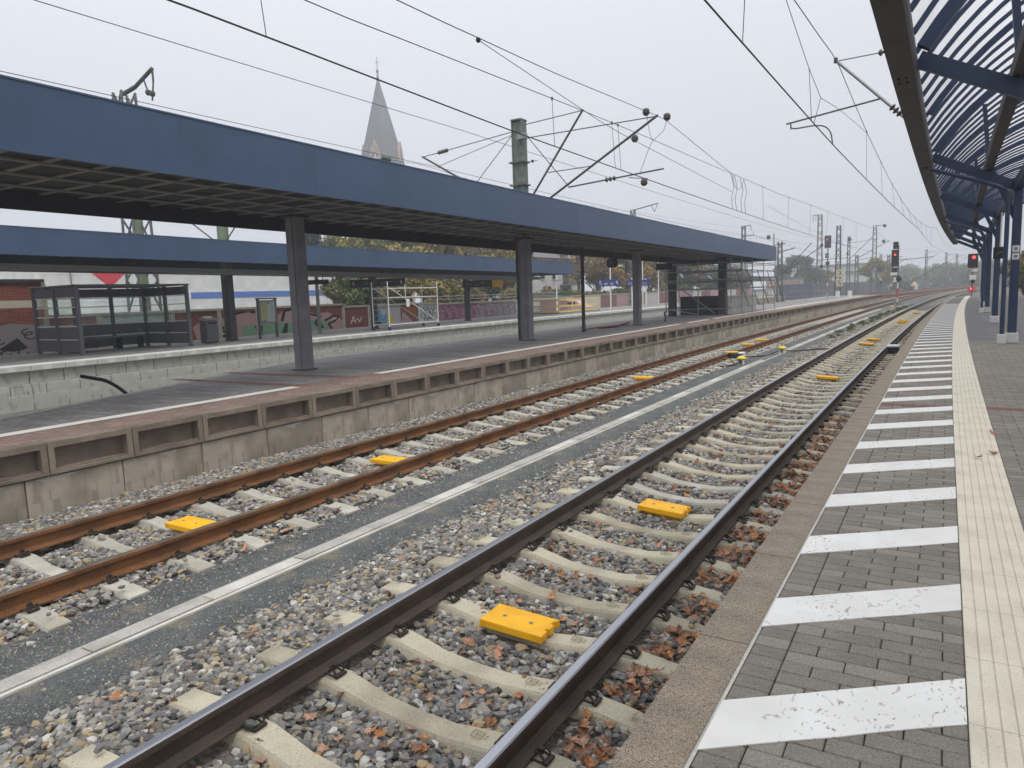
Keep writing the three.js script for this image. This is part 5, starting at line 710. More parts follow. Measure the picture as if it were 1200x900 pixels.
  x.lineWidth = 3; for (let q = 42.8, k = 0; q < 52.4; q += 0.85, k++) { const px = X(q), w2 = X(q + 0.72) - px; x.beginPath(); x.moveTo(px + w2 * rr(0, 0.3), h * rr(0.1, 0.2)); x.quadraticCurveTo(px + w2 * rr(0.6, 1.3), h * rr(0.05, 0.3), px + w2 * rr(0.7, 1.1), h * rr(0.4, 0.55)); x.quadraticCurveTo(px + w2, h * 0.75, px + w2 * rr(0.5, 0.9), h * rr(0.85, 0.98)); if (k % 3) { x.lineTo(px + w2 * rr(0, 0.3), h * rr(0.8, 0.95)); x.quadraticCurveTo(px - w2 * 0.1, h * 0.5, px + w2 * rr(0.1, 0.4), h * rr(0.4, 0.6)); } x.stroke(); }
  x.fillStyle = 'rgb(40,40,40)'; for (let i = 0; i < 16; i++) { x.fillRect(X(53 + i * 0.25), h * rr(0.3, 0.7), 5, 14 + 20 * rnd()); }
});
mat.wallPaint = M({ map: wallTex }); mat.paleTrim = M({ map: mineral(0.9, [190, 184, 168], [164, 158, 142], 14, 0.3, 240, 256) });
{ const g = plain('boundary_wall'); tag(g, 'long brick boundary wall covered in graffiti behind the far platform', 'wall'); const top = s => s < 33.4 ? 2.02 : s < 42 ? 1.86 : 1.76; let s = WS0, k = 0;
  const cuts = [16.9, 19, 22.4, 24.9, 27.2, 30.2, 33.4, 35.6, 38.6, 40.4, 42.6, 47.4, 53, 57, 62];
  for (let i = 0; i < cuts.length - 1; i++) { const a = cuts[i], b = cuts[i + 1], t = top((a + b) / 2), geo = sweep([[-28.62, HF - 0.1], [-28.62, t]], a, b, 3), uv = geo.attributes.uv; for (let q = 0; q < uv.count; q++) uv.setXY(q, (uv.getY(q) - WS0) / (WS1 - WS0), q % 2 ? 0.99 : 0.01);
    const m = mesh('painted_panel', geo, mat.wallPaint, g); mesh('core', sweep(rect(-28.9, -28.64, HF - 0.1, t - 0.01), a, b, 3, { close: true, caps: true }), mat.paverRed, m);
    mesh('cap', sweep(rect(-28.95, -28.56, t + 0.002, t + 0.1), a, b - 0.006, 3, { close: true, caps: true }), mat.paleTrim, g); if (i < 8) mesh('pier', sweep(rect(-28.9, -28.57, HF - 0.1, t), a - 0.1, a + 0.1, 1, { close: true, caps: true }), mat.paleTrim, g); }
  for (let q = 42; q < 61; q += 2.4) { mesh('rail_post', rod(at(q, -28.75, 1.8), at(q, -28.75, 2.35), 0.025, 5), mat.galv, g); } for (const y of [2.1, 2.33]) mesh('hand_rail', rod(at(42, -28.75, y), at(61, -28.75, y), 0.03, 5), mat.galv, g); }
{ const tx = canvasTex(512, 256, (x, w, h) => { bricks(x, 0, 0, w, h, 17.5, 5.6, [138, 62, 44], 'rgb(150,128,112)'); x.fillStyle = 'rgb(206,196,176)'; x.fillRect(0, h * 0.24, w, h * 0.1);
    x.globalAlpha = 0.9; x.fillStyle = 'rgb(150,148,148)'; x.beginPath(); [[0, 256], [0, 150], [90, 148], [150, 180], [200, 138], [300, 146], [380, 158], [440, 140], [512, 150], [512, 256]].forEach((p, i) => i ? x.lineTo(...p) : x.moveTo(...p)); x.fill(); x.globalAlpha = 1;
    const blk = (c, l) => { x.fillStyle = c; x.beginPath(); l.forEach((p, i) => i ? x.lineTo(...p) : x.moveTo(...p)); x.closePath(); x.fill(); }; blk('rgb(34,32,32)', [[330, 200], [360, 190], [380, 170], [372, 160], [400, 158], [390, 200], [340, 236]]); blk('rgb(34,32,32)', [[250, 216], [300, 206], [306, 232], [250, 236]]); blk('rgb(34,32,32)', [[410, 226], [450, 190], [470, 226], [440, 236]]); blk('rgb(122,60,46)', [[255, 190], [280, 150], [306, 190], [300, 200]]); blk('rgb(34,32,32)', [[60, 190], [120, 170], [110, 220], [70, 236]]); x.strokeStyle = 'rgb(60,60,60)'; x.lineWidth = 4; for (let i = 0; i < 18; i++) { x.beginPath(); x.arc(rr(200, 500), rr(160, 246), rr(5, 14), 0, 5); x.stroke(); } });
  const g = plain('brick_building'); tag(g, 'low brick building with a pale band and grey graffiti at its foot', 'building'); const geo = sweep([[-28.6, HF - 0.1], [-28.6, 3.42]], 8, 16.85, 3), uv = geo.attributes.uv; for (let q = 0; q < uv.count; q++) uv.setXY(q, (uv.getY(q) - 8) / 8.85, q % 2 ? 0.995 : 0.005);
  mesh('front_wall', geo, M({ map: tx }), g); mesh('core', sweep(rect(-34, -28.62, HF - 0.6, 3.41), 8, 16.83, 3, { close: true, caps: true }), mat.paverRed, g); mesh('roof_edge', sweep(rect(-34.1, -28.5, 3.425, 3.56), 7.9, 16.95, 3, { close: true, caps: true }), mat.darkPost, g); mesh('corner_post', sweep(rect(-28.7, -28.55, HF, 3.41), 16.855, 17.0, 1, { close: true, caps: true }), mat.paleTrim, g); }
{ const g = plain('white_hall'); tag(g, 'long white hall with a blue band and red triangle sign', 'building'); const wm = M({ map: mineral(2.2, [222, 222, 220], [206, 207, 206], 8, 0.3, 250, 256) });
  for (let s = 24.8, i = 0; s < 48.3; s += 1.0, i++) for (let y = 0, r = 0; r < 4; r++) mesh('wall_panel', sweep(rect(-45.3, -45 + (i % 2) * 0.004, -0.7 + r * 1.75, -0.7 + (r + 1) * 1.75 - 0.012), s, Math.min(48.4, s + 0.994), 2, { close: true, caps: true }), wm, g);
  mesh('core', sweep(rect(-70, -45.31, -0.7, 6.2), 24.8, 48.39, 4, { close: true, caps: true }), wm, g);
  for (let s = 34.6; s < 48; s += 2.3) mesh('blue_band', sweep(rect(-45.02, -44.98, 2.84, 3.3), s, Math.min(48.4, s + 2.292), 2, { close: true, caps: true }), M({ color: srgb(84, 118, 184), roughness: 0.6 }), g);
  const p = [[27.7, 4.68], [29.95, 4.68], [28.85, 3.72]].map(q => at(q[0], -44.97, q[1])), t = new THREE.BufferGeometry(); t.setAttribute('position', new THREE.Float32BufferAttribute(p.flatMap(v => [v.x, v.y, v.z]), 3)); t.computeVertexNormals(); mesh('red_triangle', t, M({ color: srgb(198, 66, 78) }), g);
  mesh('downpipe', rod(at(26.4, -44.9, -0.5), at(26.4, -44.9, 6), 0.05), mat.grey, g); mesh('downpipe', rod(at(48.5, -44.9, -0.5), at(48.5, -44.9, 6), 0.06), mat.grey, g); mesh('roof_edge', sweep(rect(-70.1, -44.9, 6.3, 6.5), 24.6, 48.6, 4, { close: true, caps: true }), mat.grey, g); }
{ const g = new THREE.Group(); g.name = numbered('church_tower'); g.position.set(-105.2, -0.75, -129.4); g.rotation.y = 0.35; scene.add(g); tag(g, 'grey slate church spire with pale traceried gables rising over the canopy', 'church'); const sl = M({ map: mineral(3, [122, 120, 126], [112, 110, 116], 8, 0.3, 260, 256) }), st = M({ map: mineral(3, [176, 158, 144], [150, 134, 122], 14, 0.3, 261, 256) });
  const oct = new THREE.ConeGeometry(5.35, 20.6, 8, 1).toNonIndexed(); oct.computeVertexNormals(); oct.rotateY(Math.PI / 8).translate(0, 31.2 + 10.3, 0); mesh('spire', oct, sl, g); mesh('tower', bx(9.0, 31.2, 9.0, 0, 15.6, 0), st, g); mesh('cornice', bx(9.6, 0.6, 9.6, 0, 31.3, 0), st, g);
  for (let k = 0; k < 4; k++) { const h = new THREE.Group(); const sh = new THREE.Shape(); [[-2.4, 0], [2.4, 0], [0, 6.2]].forEach((p, i) => sh[i ? 'lineTo' : 'moveTo'](...p)); const hole = new THREE.Path(); [[-0.9, 0.9], [0.9, 0.9], [0.9, 2.4], [0, 3.6], [-0.9, 2.4]].forEach((p, i) => hole[i ? 'lineTo' : 'moveTo'](...p)); sh.holes.push(hole); const e = new THREE.ExtrudeGeometry(sh, { depth: 0.8, bevelEnabled: false }).translate(0, 31.3, 3.7).rotateY(k * Math.PI / 2); const m = mesh('gable', e, st, g); mesh('gable_roof', new THREE.ConeGeometry(2.4, 6.0, 4).toNonIndexed().scale(1, 1, 1.3).translate(0, 34.3, 2.2).rotateY(k * Math.PI / 2), sl, m); const tr = [bx(0.25, 2.4, 0.2, 0, 33.4, 4.3), bx(1.8, 0.25, 0.2, 0, 33.4, 4.3), bx(0.2, 1.6, 0.2, -0.5, 33.0, 4.32), bx(0.2, 1.6, 0.2, 0.5, 33.0, 4.32)]; mesh('tracery', merge(tr).rotateY(k * Math.PI / 2), mat.white, m); }
  mesh('finial', lathe([[0.35, 51.2], [0.12, 52.2], [0.3, 52.6], [0.3, 52.9], [0.08, 53.2], [0.07, 55.6], [0, 55.7]], 8), sl, g); mesh('cross_bar', bx(0.9, 0.1, 0.1, 0, 54.6, 0), sl, g); }
{ // white house between the trees: walls, roof, windows
  const g = group('house', 85.5, -43.5, -0.75, facing); tag(g, 'white rendered house with brown balcony boards behind the trees', 'house'); const wm = M({ map: mineral(3, [214, 214, 212], [196, 196, 194], 8, 0.3, 270, 256) });
  mesh('wall', bx(16, 7.6, 9, 0, 3.8, -4.5), wm, g); const sh = new THREE.Shape(); [[-5.1, 0], [5.1, 0], [0, 3.4]].forEach((p, i) => sh[i ? 'lineTo' : 'moveTo'](...p)); const r = mesh('roof', metreUV(new THREE.ExtrudeGeometry(sh, { depth: 17, bevelEnabled: false }).rotateY(Math.PI / 2).translate(-8.5, 7.62, -4.5).toNonIndexed()), M({ map: mineral(2, [118, 114, 114], [100, 96, 96], 14, 0.3, 271, 256) }), g); mesh('chimney', bx(0.7, 1.6, 0.7, 3, 10.2, -5.5), mat.paverRed, r);
  for (const [x, y] of [[-6, 5.2], [-3, 5.2], [0, 5.2], [6.3, 5.2], [-6, 2.2], [-3, 2.2], [0, 2.2], [6.3, 2.2]]) { const w = mesh('window', bx(1.2, 1.5, 0.1, x, y + 0.4, 0.03), mat.white, g); mesh('pane', bx(1.0, 1.3, 0.04, x, y + 0.4, 0.09), M({ color: srgb(60, 66, 72), roughness: 0.2 }), w); }
  for (const y of [4.1, 1.4]) { const b = mesh('balcony', bx(3.2, 0.12, 1.2, 3.2, y, 0.6), mat.grey, g); for (let i = 0; i < 6; i++) mesh('board', bx(3.2, 0.13, 0.04, 3.2, y + 0.15 + i * 0.16, 1.2), M({ color: srgb(126, 104, 88) }), b); mesh('door', bx(1.6, 2.1, 0.06, 3.2, y + 1.15, 0.04), M({ color: srgb(78, 74, 72) }), b); } }
{ const g = group('hall', 255, -50, -0.75, 0); tag(g, 'long pale flat roofed hall fading in the haze', 'building'); const wm = M({ color: srgb(196, 196, 190) }); mesh('wall', bx(34, 8.4, 12, 0, 4.2, 0), wm, g); mesh('roof_edge', bx(34.6, 0.7, 12.6, 0, 8.76, 0), mat.grey, g); for (let i = 0; i < 8; i++) mesh('window', bx(2.6, 1.2, 0.1, -14 + i * 4, 6.2, 6.06), M({ color: srgb(120, 126, 130), roughness: 0.3 }), g); }
{ const g = plain('dark_fence'); tag(g, 'dark grey panelled fence behind the far signals', 'fence'); let k = 0; for (let s = 131; s < 197; s += 2.6, k++) mesh('panel', sweep(rect(-20.95, -20.85, -0.3, 2.4), s, s + 2.56, 3, { close: true, caps: true }), M({ color: srgb(92 + (k % 3) * 4, 94 + (k % 3) * 4, 104 + (k % 3) * 4), roughness: 0.7 }), g); for (let i = 0; i < 5; i++) mesh('panel', bx(1.1, 2.7, 0.1).rotateY(-heading(131)).translate(...at(131, -25.6 + i * 1.12, 1.05)), M({ color: srgb(96, 98, 112) }), g); }
{ const tx = canvasTex(256, 128, (x, w, h) => { x.fillStyle = 'rgb(176,172,160)'; x.fillRect(0, 0, w, h); x.fillStyle = 'rgb(176,120,110)'; for (const a of [10, 60, 110, 160, 205]) { x.fillRect(a, 12, 36, 44); x.clearRect; } x.fillStyle = 'rgb(206,200,190)'; for (const a of [22, 72, 122, 172, 216]) x.fillRect(a, 24, 12, 18); x.fillStyle = 'rgb(220,224,220)'; for (const a of [20, 90, 150]) x.fillRect(a, 70, 50, 34); x.strokeStyle = 'rgb(50,60,56)'; x.lineWidth = 4; for (let i = 0; i < 9; i++) { x.beginPath(); x.arc(20 + i * 26, 88, 14, i, i + 3.5); x.stroke(); } });
  const g = group('graffiti_wall', 137.2, -27, -0.3); tag(g, 'pale freestanding wall with faded pink graffiti letters', 'wall'); const m = mesh('wall', bx(6.4, 3.6, 0.4, 0, 1.8, 0), mat.paleTrim, g); const f = new THREE.PlaneGeometry(6.3, 3.4).translate(0, 1.8, 0.205); mesh('painted_face', f, M({ map: tx }), g); mesh('cap', bx(6.6, 0.16, 0.6, 0, 3.69, 0), mat.grey, g); }
{ const g = plain('brick_wall'); tag(g, 'low reddish wall with white painted patches beside the far tracks', 'wall'); for (let s = 64, k = 0; s < 128; s += 4, k++) mesh('panel', sweep(rect(-30.2, -30, -0.6, 1.9), s, s + 3.97, 4, { close: true, caps: true }), [M({ color: srgb(150, 120, 112) }), M({ color: srgb(186, 184, 180) }), M({ color: srgb(128, 96, 86) }), M({ color: srgb(170, 140, 140) })][k % 4], g); mesh('cap', sweep(rect(-30.25, -29.95, 1.905, 2.0), 64, 128, 4, { close: true, caps: true }), mat.paleTrim, g); }
{ const g = group('fence_section', 60, -29.8, -0.6); tag(g, 'pale wall strip with dark lettering beyond the steel barrier', 'wall'); mesh('panel', bx(0.2, 2.5, 9, 0, 1.25, -1), mat.paleTrim, g); mesh('cap', bx(0.3, 0.1, 9.1, 0, 2.56, -1), mat.grey, g); }
{ const g = group('arbour_car', 64.5, -29.3, HF - 0.6); tag(g, 'small parked car with a pale roof behind the far platform', 'car'); const sh = new THREE.Shape(); [[-2, 0.35], [2, 0.35], [2.05, 0.8], [1.3, 0.95], [0.7, 1.45], [-1.0, 1.48], [-1.7, 0.98], [-2.05, 0.85]].forEach((p, i) => sh[i ? 'lineTo' : 'moveTo'](...p)); mesh('body', new THREE.ExtrudeGeometry(sh, { depth: 1.5, bevelEnabled: true, bevelSize: 0.06, bevelThickness: 0.08, bevelSegments: 2 }).translate(0, 0, -0.75), M({ color: srgb(190, 160, 160), roughness: 0.3 }), g); for (const x of [-1.3, 1.3]) for (const z of [-0.8, 0.8]) { const w = mesh('wheel', new THREE.CylinderGeometry(0.33, 0.33, 0.2, 16).rotateX(Math.PI / 2).toNonIndexed().translate(x, 0.33, z), mat.black, g); mesh('rim', new THREE.CylinderGeometry(0.18, 0.18, 0.21, 12).rotateX(Math.PI / 2).toNonIndexed().translate(x, 0.33, z), mat.galv, w); } for (const z of [-0.84, 0.84]) mesh('window', bx(1.7, 0.36, 0.02, -0.2, 1.18, z), M({ color: srgb(50, 56, 60), roughness: 0.15 }), g); }
console.log('buildings');
// ---------------------------------------------------------------- trees and plants
function foliage(list, n, size, tones) { // list of [x, y, z, r] clumps; many small leaf faces with their own tone
  const pos = new Float32Array(n * 9), col = new Float32Array(n * 9), w = list.map(c => c[3] ** 2), W = w.reduce((a, b) => a + b, 0);
  for (let i = 0; i < n; i++) {
    let t = rnd() * W, k = 0; while (k < list.length - 1 && (t -= w[k]) > 0) k++; const c = list[k], u = rr(-1, 1), a = rr(0, 6.283), q = Math.sqrt(1 - u * u), R = c[3] * Math.pow(rnd(), 0.42) * rr(0.75, 1.1);
    const o = [c[0] + R * q * Math.cos(a), c[1] + R * u * 0.85, c[2] + R * q * Math.sin(a)], f = size * rr(0.5, 1.2), tn = tones[Math.floor((hash2(k, 3, 7) * 0.65 + rnd() * 0.35) * tones.length) % tones.length], g = rr(0.7, 1.25);
    const e1 = V(rr(-1, 1), rr(-1, 1), rr(-1, 1)).normalize(), e2 = V(rr(-1, 1), rr(-1, 1), rr(-1, 1)).cross(e1).normalize();
    const P = [[-f, -f * 0.3], [f, -f * 0.2], [f * 0.1, f * 0.9]]; for (let v = 0; v < 3; v++) { pos.set([o[0] + e1.x * P[v][0] + e2.x * P[v][1], o[1] + e1.y * P[v][0] + e2.y * P[v][1], o[2] + e1.z * P[v][0] + e2.z * P[v][1]], i * 9 + v * 3); col.set([tn[0] * g, tn[1] * g, tn[2] * g], i * 9 + v * 3); }
  }
  const geo = new THREE.BufferGeometry(); geo.setAttribute('position', new THREE.BufferAttribute(pos, 3)); geo.setAttribute('color', new THREE.BufferAttribute(col, 3)); geo.computeVertexNormals(); return geo;
}
const T = { yellow: [[0.34, 0.27, 0.08], [0.26, 0.23, 0.07], [0.38, 0.28, 0.09], [0.17, 0.17, 0.055]], green: [[0.07, 0.10, 0.035], [0.10, 0.125, 0.045], [0.14, 0.155, 0.05], [0.055, 0.08, 0.035]], mixed: [[0.23, 0.22, 0.07], [0.13, 0.15, 0.05], [0.3, 0.25, 0.08], [0.16, 0.17, 0.06]], brown: [[0.24, 0.17, 0.09], [0.29, 0.21, 0.11], [0.17, 0.13, 0.075], [0.34, 0.25, 0.14]], orange: [[0.46, 0.29, 0.05], [0.38, 0.25, 0.06], [0.30, 0.20, 0.06], [0.5, 0.32, 0.07]], dark: [[0.03, 0.045, 0.028], [0.04, 0.055, 0.03], [0.025, 0.035, 0.022]], olive: [[0.10, 0.12, 0.04], [0.075, 0.095, 0.035], [0.14, 0.14, 0.05]] };
function tree(label, s, d, h, r, tones, n, o = {}) {
  const g = group(o.name || 'tree', s, d, -0.7, rr(0, 6)); tag(g, label, o.cat || 'tree', o.grp); const tr = h * (o.trunk ?? 0.35), lean = rr(-0.2, 0.2);
  const limbs = [tube([V(0, 0, 0), V(lean * 0.3, tr * 0.5, 0), V(lean, tr, 0.1), V(lean * 1.3, h * 0.8, 0)], 0.02 * h, 7, 10)]; const cl = [];
  const m = o.clumps || 26; for (let i = 0; i < m; i++) { const u = rr(-0.75, 1), a = rr(0, 6.283), q = Math.sqrt(Math.max(0, 1 - u * u)) * rr(0.45, 1), cy = (h + tr) / 2, c = [q * r * Math.cos(a) + lean, cy + u * (h - tr) * 0.46, q * r * Math.sin(a), r * rr(0.2, 0.38)]; cl.push(c); if (i % 2 === 0) limbs.push(rod(V(lean * 0.8, tr * rr(0.7, 1.15), 0), V(c[0], c[1], c[2]), 0.009 * h, 5, 0.003 * h)); }
  const t = mesh('trunk', limbs[0], mat.bark, g); mesh('limbs', merge(limbs.slice(1)), mat.bark, t); mesh('crown', foliage(cl, n, o.leaf || 0.2, tones), mat.leaf, g); return g;
}
const TB = 'trees behind the far canopy';
tree('grey green conifer at the edge of the tree row behind the canopy', 50.6, -50.5, 10.2, 2.2, T.dark, 9000, { trunk: 0.2, grp: TB }); tree('yellow green tree next to the dark conifer', 54.8, -48.2, 9.9, 3.4, T.mixed, 14000, { grp: TB }); tree('tall green tree between two yellowing trees', 58.8, -47.0, 9.7, 3.4, T.green, 13000, { grp: TB }); tree('broad yellow brown tree rising above the far canopy', 60.5, -42.5, 9.4, 3.6, T.yellow, 15000, { grp: TB }); tree('thinning brown tree above the far canopy', 66.4, -43.2, 9.3, 3.2, T.brown, 11000, { grp: TB }); tree('yellow brown tree beside the white house', 67.5, -39.5, 8.6, 3.0, T.yellow, 12000, { grp: TB }); tree('dark bare tree beside the white house roof', 73.0, -41, 9.0, 2.4, T.dark, 4000, { grp: TB });
for (const [s, d, h, r, t, l] of [[52.6, -49, 8.9, 3.0, T.mixed, 'olive filler tree in the row behind the far canopy'], [63.5, -45.5, 9.0, 3.4, T.yellow, 'golden tree in the row between brown neighbours'], [70, -43.5, 8.6, 3.2, T.mixed, 'olive tree in the row touching the white house'], [56.5, -45, 7.8, 3.2, T.yellow, 'lower golden tree standing before the tall green tree'], [63, -39.5, 7.0, 3.0, T.mixed, 'lower olive tree before the broad yellow brown tree']]) tree(l, s, d, h, r, t, 12000, { grp: TB });
tree('dense dark green shrub tree right of the white hall', 39.3, -33.8, 4.7, 2.1, T.green, 14000, { trunk: 0.15, leaf: 0.13 }); tree('green and yellow shrub tree behind the scaffold tower', 43.2, -34.0, 5.0, 2.3, T.mixed, 15000, { trunk: 0.15, leaf: 0.13 }); tree('golden shrub tree behind the blue graffiti', 45.6, -32.6, 4.6, 2.0, T.yellow, 13000, { trunk: 0.15, leaf: 0.13 }); tree('olive tree behind the pink painted wall', 48.8, -33.4, 5.0, 2.2, T.mixed, 13000, { trunk: 0.15, leaf: 0.13 }); tree('russet shrub above the railing of the wall', 52.5, -33.5, 4.6, 2.0, T.brown, 11000, { trunk: 0.15, leaf: 0.13 }); tree('dark drooping conifer by the yellow sign', 56.6, -33.8, 5.4, 1.5, T.dark, 9000, { trunk: 0.1, leaf: 0.13 });
tree('bright orange yellow tree beyond the slim downpipe', 86.5, -37.6, 9.0, 3.2, T.orange, 13000, { trunk: 0.3 }); tree('orange tree with dark forked trunk near the blue sign', 91, -35.5, 9.2, 3.4, T.orange, 11000, { trunk: 0.35 }); tree('bare branched tree between the house and the orange trees', 79.5, -36.5, 9.0, 2.6, T.brown, 1600, { trunk: 0.5 });
for (const [s, d, h, r, t, l] of [[97, -36.5, 8.6, 3.2, T.brown, 'brown tree behind the blue sign poles'], [103, -37.6, 8.8, 3.4, T.brown, 'thin brown tree behind the lamp post'], [108, -35.5, 7.6, 3.4, T.olive, 'olive autumn tree above the scaffold'], [115, -36.6, 7.2, 3.4, T.brown, 'russet tree seen through the scaffold'], [122, -34.5, 6.6, 3.2, T.olive, 'olive tree seen through the far scaffold bays'], [129, -33, 6.0, 3.0, T.brown, 'brown thicket tree past the scaffold']]) tree(l, s, d, h, r, t, 9000, { leaf: 0.24, grp: 'autumn trees beyond the middle platform' });
for (const [s, d, h, r, t, l] of [[63.5, -33.4, 2.9, 1.7, T.green, 'rounded green bush below the white house'], [67.4, -32.8, 3.2, 1.9, T.green, 'green hedge bush next to the bare tree'], [72.0, -32.4, 2.9, 1.9, T.mixed, 'yellowing hedge bush by the orange trees'], [59.6, -33.4, 3.4, 1.5, T.mixed, 'loose bush beside the drooping conifer'], [77, -32.6, 2.7, 1.8, T.green, 'green hedge bush under the orange trees'], [82, -32.6, 2.5, 1.8, T.brown, 'brown hedge bush behind the blue signs']]) tree(l, s, d, h, r, t, 7000, { name: 'bush', cat: 'bush', trunk: 0.06, leaf: 0.12 });
for (let i = 0; i < 24; i++) tree('thick brown green hedge bush in the row under the autumn trees', 61 + i * 3.1, -34.6 + rr(-0.8, 0.8), rr(2.6, 3.6), 1.9, [T.brown, T.mixed, T.green][i % 3], 4500, { name: 'bush', cat: 'bush', trunk: 0.04, leaf: 0.14, grp: 'hedge under the autumn trees' });
tree('round hazy green tree behind the pale graffiti wall', 185, -38.2, 9.2, 5.2, T.olive, 12000, { leaf: 0.32, trunk: 0.2 }); tree('hazy shrubby tree next to the round hazy tree', 196, -36, 6.2, 3.6, T.mixed, 7000, { leaf: 0.32, trunk: 0.15 }); tree('olive bush spilling over the dark fence end', 190, -21.5, 8.2, 3.4, T.yellow, 11000, { name: 'bush', cat: 'bush', leaf: 0.24, trunk: 0.1 }); tree('low yellow green bush at the foot of the fence', 215, -21.5, 2.8, 2.6, T.olive, 5000, { name: 'bush', cat: 'bush', leaf: 0.22, trunk: 0.05 });
{ // wooded slope in the haze: one far mass
  const cl = []; for (let i = 0; i < 420; i++) { const t = rnd(), s = rr(300, 420), d = -62 + t * 150; const p = at(s, d, 0); cl.push([p.x, rr(-1, 6.5) + (s - 300) * 0.02, p.z, rr(2.2, 4)]); } const m = mesh('forest', foliage(cl, 90000, 0.5, [...T.olive, ...T.green, ...T.mixed]), mat.leaf); tag(m, 'hazy wooded slope closing the view down the line', 'forest', null, 'stuff'); }
{ const p = new THREE.BufferGeometry(); const g2 = []; for (let i = 0; i < 40; i++) { const s = 330 + i * 1; } const hill = sweep(s => [[-150, -0.7], [-60, 4 + (s - 340) * 0.04], [0, 3 + (s - 340) * 0.045], [80, 5 + (s - 340) * 0.04], [200, -0.7]], 340, 560, 20); tag(structure(mesh('hill', hill, mat.ground)), 'low hazy hillside on the horizon', 'hill'); }
{ // strip of grass and weeds between the tracks, and weeds by the far masts
  const cl = []; for (let i = 0; i < 90; i++) { const s = rr(36, 84), p = at(s, rr(-2.3, -1.5), 0); cl.push([p.x, -0.19, p.z, rr(0.08, 0.22)]); } for (let i = 0; i < 30; i++) { const p = at(rr(116, 132), rr(-19, -14), 0); cl.push([p.x, -0.1, p.z, rr(0.2, 0.5)]); }
  tag(mesh('weeds', foliage(cl, 16000, 0.05, [[0.09, 0.12, 0.03], [0.13, 0.15, 0.04], [0.07, 0.09, 0.03]]), mat.leaf), 'low green weeds growing along the edge of the grit path', 'weeds', null, 'stuff'); }
{ const g = plain('station_building'); tag(g, 'brown brick building glimpsed between the blue posts', 'building'); mesh('wall', sweep(rect(13.5, 22, -0.6, 6.5), 84, 120, 6, { close: true, caps: true }), mat.paverRed, g); mesh('roof', sweep(rect(13, 22.5, 6.52, 6.9), 83.5, 120.5, 6, { close: true, caps: true }), mat.darkPost, g); for (let i = 0; i < 6; i++) mesh('window', sweep(rect(13.42, 13.48, 2, 4), 87 + i * 5.4, 89.2 + i * 5.4, 3, { close: true, caps: true }), M({ color: srgb(60, 64, 70), roughness: 0.3 }), g); }
for (const [s, d, h, l] of [[104, 9.5, 6.5, 'green tree glimpsed between the blue posts'], [112, 8.2, 5.4, 'yellowing tree past the end of the near platform']]) tree(l, s, d, h, 2.6, d > 9 ? T.mixed : T.brown, 9000, { trunk: 0.2 });
// ---------------------------------------------------------------- fallen maple leaves
const leafShape = (() => { const pts = [[0, -0.55], [0.06, -0.2], [0.34, -0.36], [0.3, -0.18], [0.62, -0.08], [0.46, 0.06], [0.6, 0.32], [0.36, 0.26], [0.28, 0.42], [0.14, 0.32], [0, 0.72]]; const full = [...pts, ...pts.slice(1, -1).reverse().map(p => [-p[0], p[1]])]; return full; })();
const leafGeos = [0, 1, 2, 3, 4, 5].map(k => { const c = [0, 0.06], pos = [], f = p => { const x = p[0] * (1 + 0.1 * Math.sin(k * 3 + p[1] * 5)), y = p[1], z = [0.5, 0.8, -0.35, 0.6, 1.0, 0.3][k] * x * x + [0.3, -0.3, 0.55, 0.5, 0.2, -0.5][k] * y * y + 0.16 * Math.sin(x * 7 + k) * y; return [x, z, y]; }; const mid = p => [(p[0] + c[0]) / 2, (p[1] + c[1]) / 2];
  leafShape.forEach((p, i) => { const q = leafShape[(i + 1) % leafShape.length], a = mid(p), b = mid(q); pos.push(...f(c), ...f(b), ...f(a), ...f(a), ...f(b), ...f(q), ...f(a), ...f(q), ...f(p)); }); const g = new THREE.BufferGeometry(); g.setAttribute('position', new THREE.Float32BufferAttribute(pos, 3)); g.computeVertexNormals(); return metreUV(g); });
const leafMats = [[184, 134, 100], [164, 114, 84], [194, 142, 104], [146, 106, 84], [200, 134, 76], [182, 144, 118]].map((c, i) => M({ map: mineral(0.9, c, c.map(v => v * 0.72), 26, 0.3, 300 + i, 128), roughness: 0.75 }));
let leafCount = 0; const looseLeaves = [];
function dropLeaf(s, d, y, size, label, grp) { const k = Math.floor(rnd() * 6), m = leafMats[Math.floor(rnd() * 6)]; const e = [rr(-0.5, 0.5), rr(0, 6.28), rr(-0.5, 0.5)];
  if (label) { const o = mesh('fallen_leaf', leafGeos[k], m); o.position.copy(at(s, d, y)); o.rotation.set(...e); o.scale.setScalar(size); tag(o, label, 'leaf', grp); leafCount++; }
  else looseLeaves.push([s, d, y, size, e, k, m]); }
for (const [s, d] of [[11.25, 3.15], [9.9, 2.96], [10.15, 3.09]]) dropLeaf(s, d, HP + 0.02, 0.085, 'curled brown leaf lying on the cream tactile strip', 'leaves on the tactile strip');
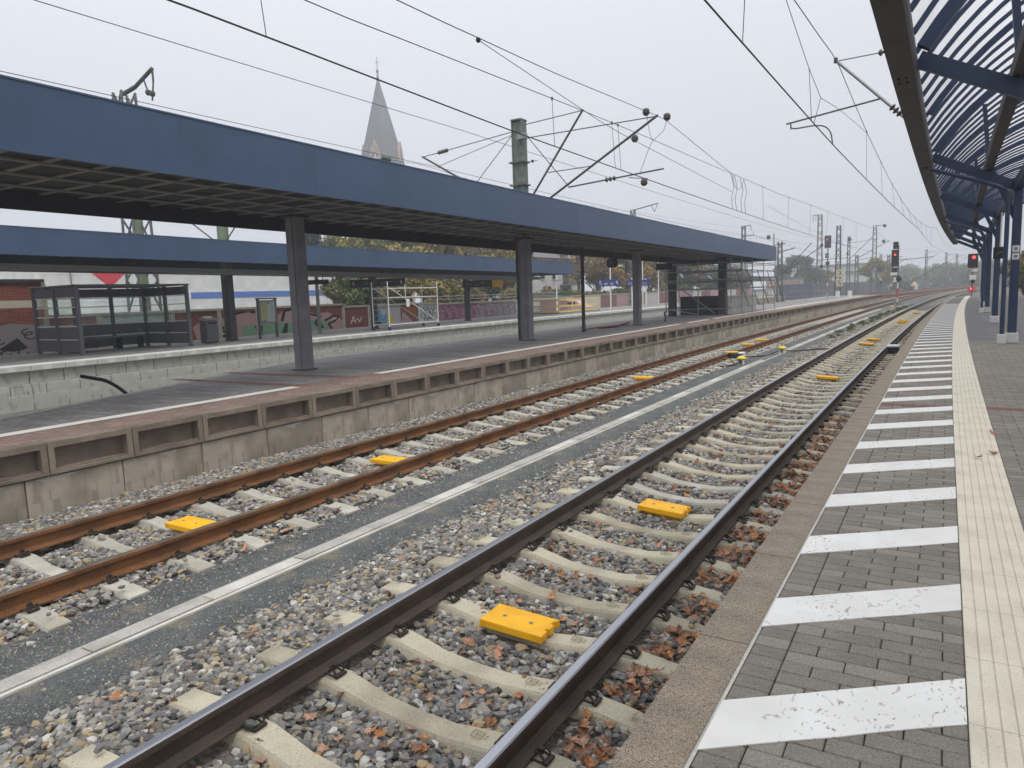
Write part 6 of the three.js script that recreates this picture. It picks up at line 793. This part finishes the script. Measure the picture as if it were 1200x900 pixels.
for (let i = 0; i < 150; i++) { const s = 3.6 + 7.5 * Math.pow(rnd(), 1.3), d = rr(0.88, 1.56); const on = onSleeper(s, d); if (on && rnd() < 0.8) continue; dropLeaf(s, d, (on ? -0.24 : ballastY(s, d) + rr(0.03, 0.09)), rr(0.05, 0.085), 'brown maple leaf in the gutter between rail and platform edge', 'leaves beside the platform edge'); }
for (let i = 0; i < 70; i++) { const s = 3.4 + 8 * Math.pow(rnd(), 1.2), d = rr(-0.62, 0.64) + 0.25 * rnd(); if (onRail(d)) continue; dropLeaf(s, d, ballastY(s, d) + 0.035 + (onSleeper(s, d) ? 0.02 : 0), rr(0.05, 0.085), 'brown maple leaf on the stones between the polished rails', 'leaves between the polished rails'); }
for (let i = 0; i < 14; i++) dropLeaf(rr(3.6, 9), rr(-1.8, -1.0), -0.14, rr(0.05, 0.08), 'brown leaf on the stones beside the cable path', 'leaves beside the path');
for (let i = 0; i < 16; i++) dropLeaf(rr(4, 10), rr(-3.7, -3.25), -0.155, rr(0.05, 0.08), 'orange leaf on the ballast next to the rusty rail', 'leaves by the rusty track');
for (let i = 0; i < 900; i++) { const s = rr(11, 45), d = rnd() < 0.7 ? rr(0.88, 1.56) : rr(-0.62, 0.64); dropLeaf(s, d, ballastY(s, d) + 0.04, rr(0.05, 0.09)); }
for (let i = 0; i < 1700; i++) { const s = rr(3.4, 16), d = rr(0.88, 1.56); if (onSleeper(s, d)) continue; dropLeaf(s, d, ballastY(s, d) + rr(0.01, 0.085), rr(0.05, 0.085)); }
for (let i = 0; i < 170; i++) { const s = 3.4 + 10 * rnd(), d = rr(-0.6, 0.66); if (!onSleeper(s, d)) dropLeaf(s, d, ballastY(s, d) + 0.045, rr(0.05, 0.085)); }
leafMats.forEach((m, j) => { const l = looseLeaves.filter(q => q[6] === m), geos = l.map(q => { const g = leafGeos[q[5]].clone(); mtx.compose(at(q[0], q[1], q[2]), quat.setFromEuler(eul.set(...q[4])), V(q[3], q[3], q[3])); return g.applyMatrix4(mtx); }); if (geos.length) tag(mesh('leaves', merge(geos), m), 'scattered brown leaf litter along the polished rails', 'leaf litter', null, 'stuff'); });
console.log('leaves', leafCount);
renderer.render(scene, camera);
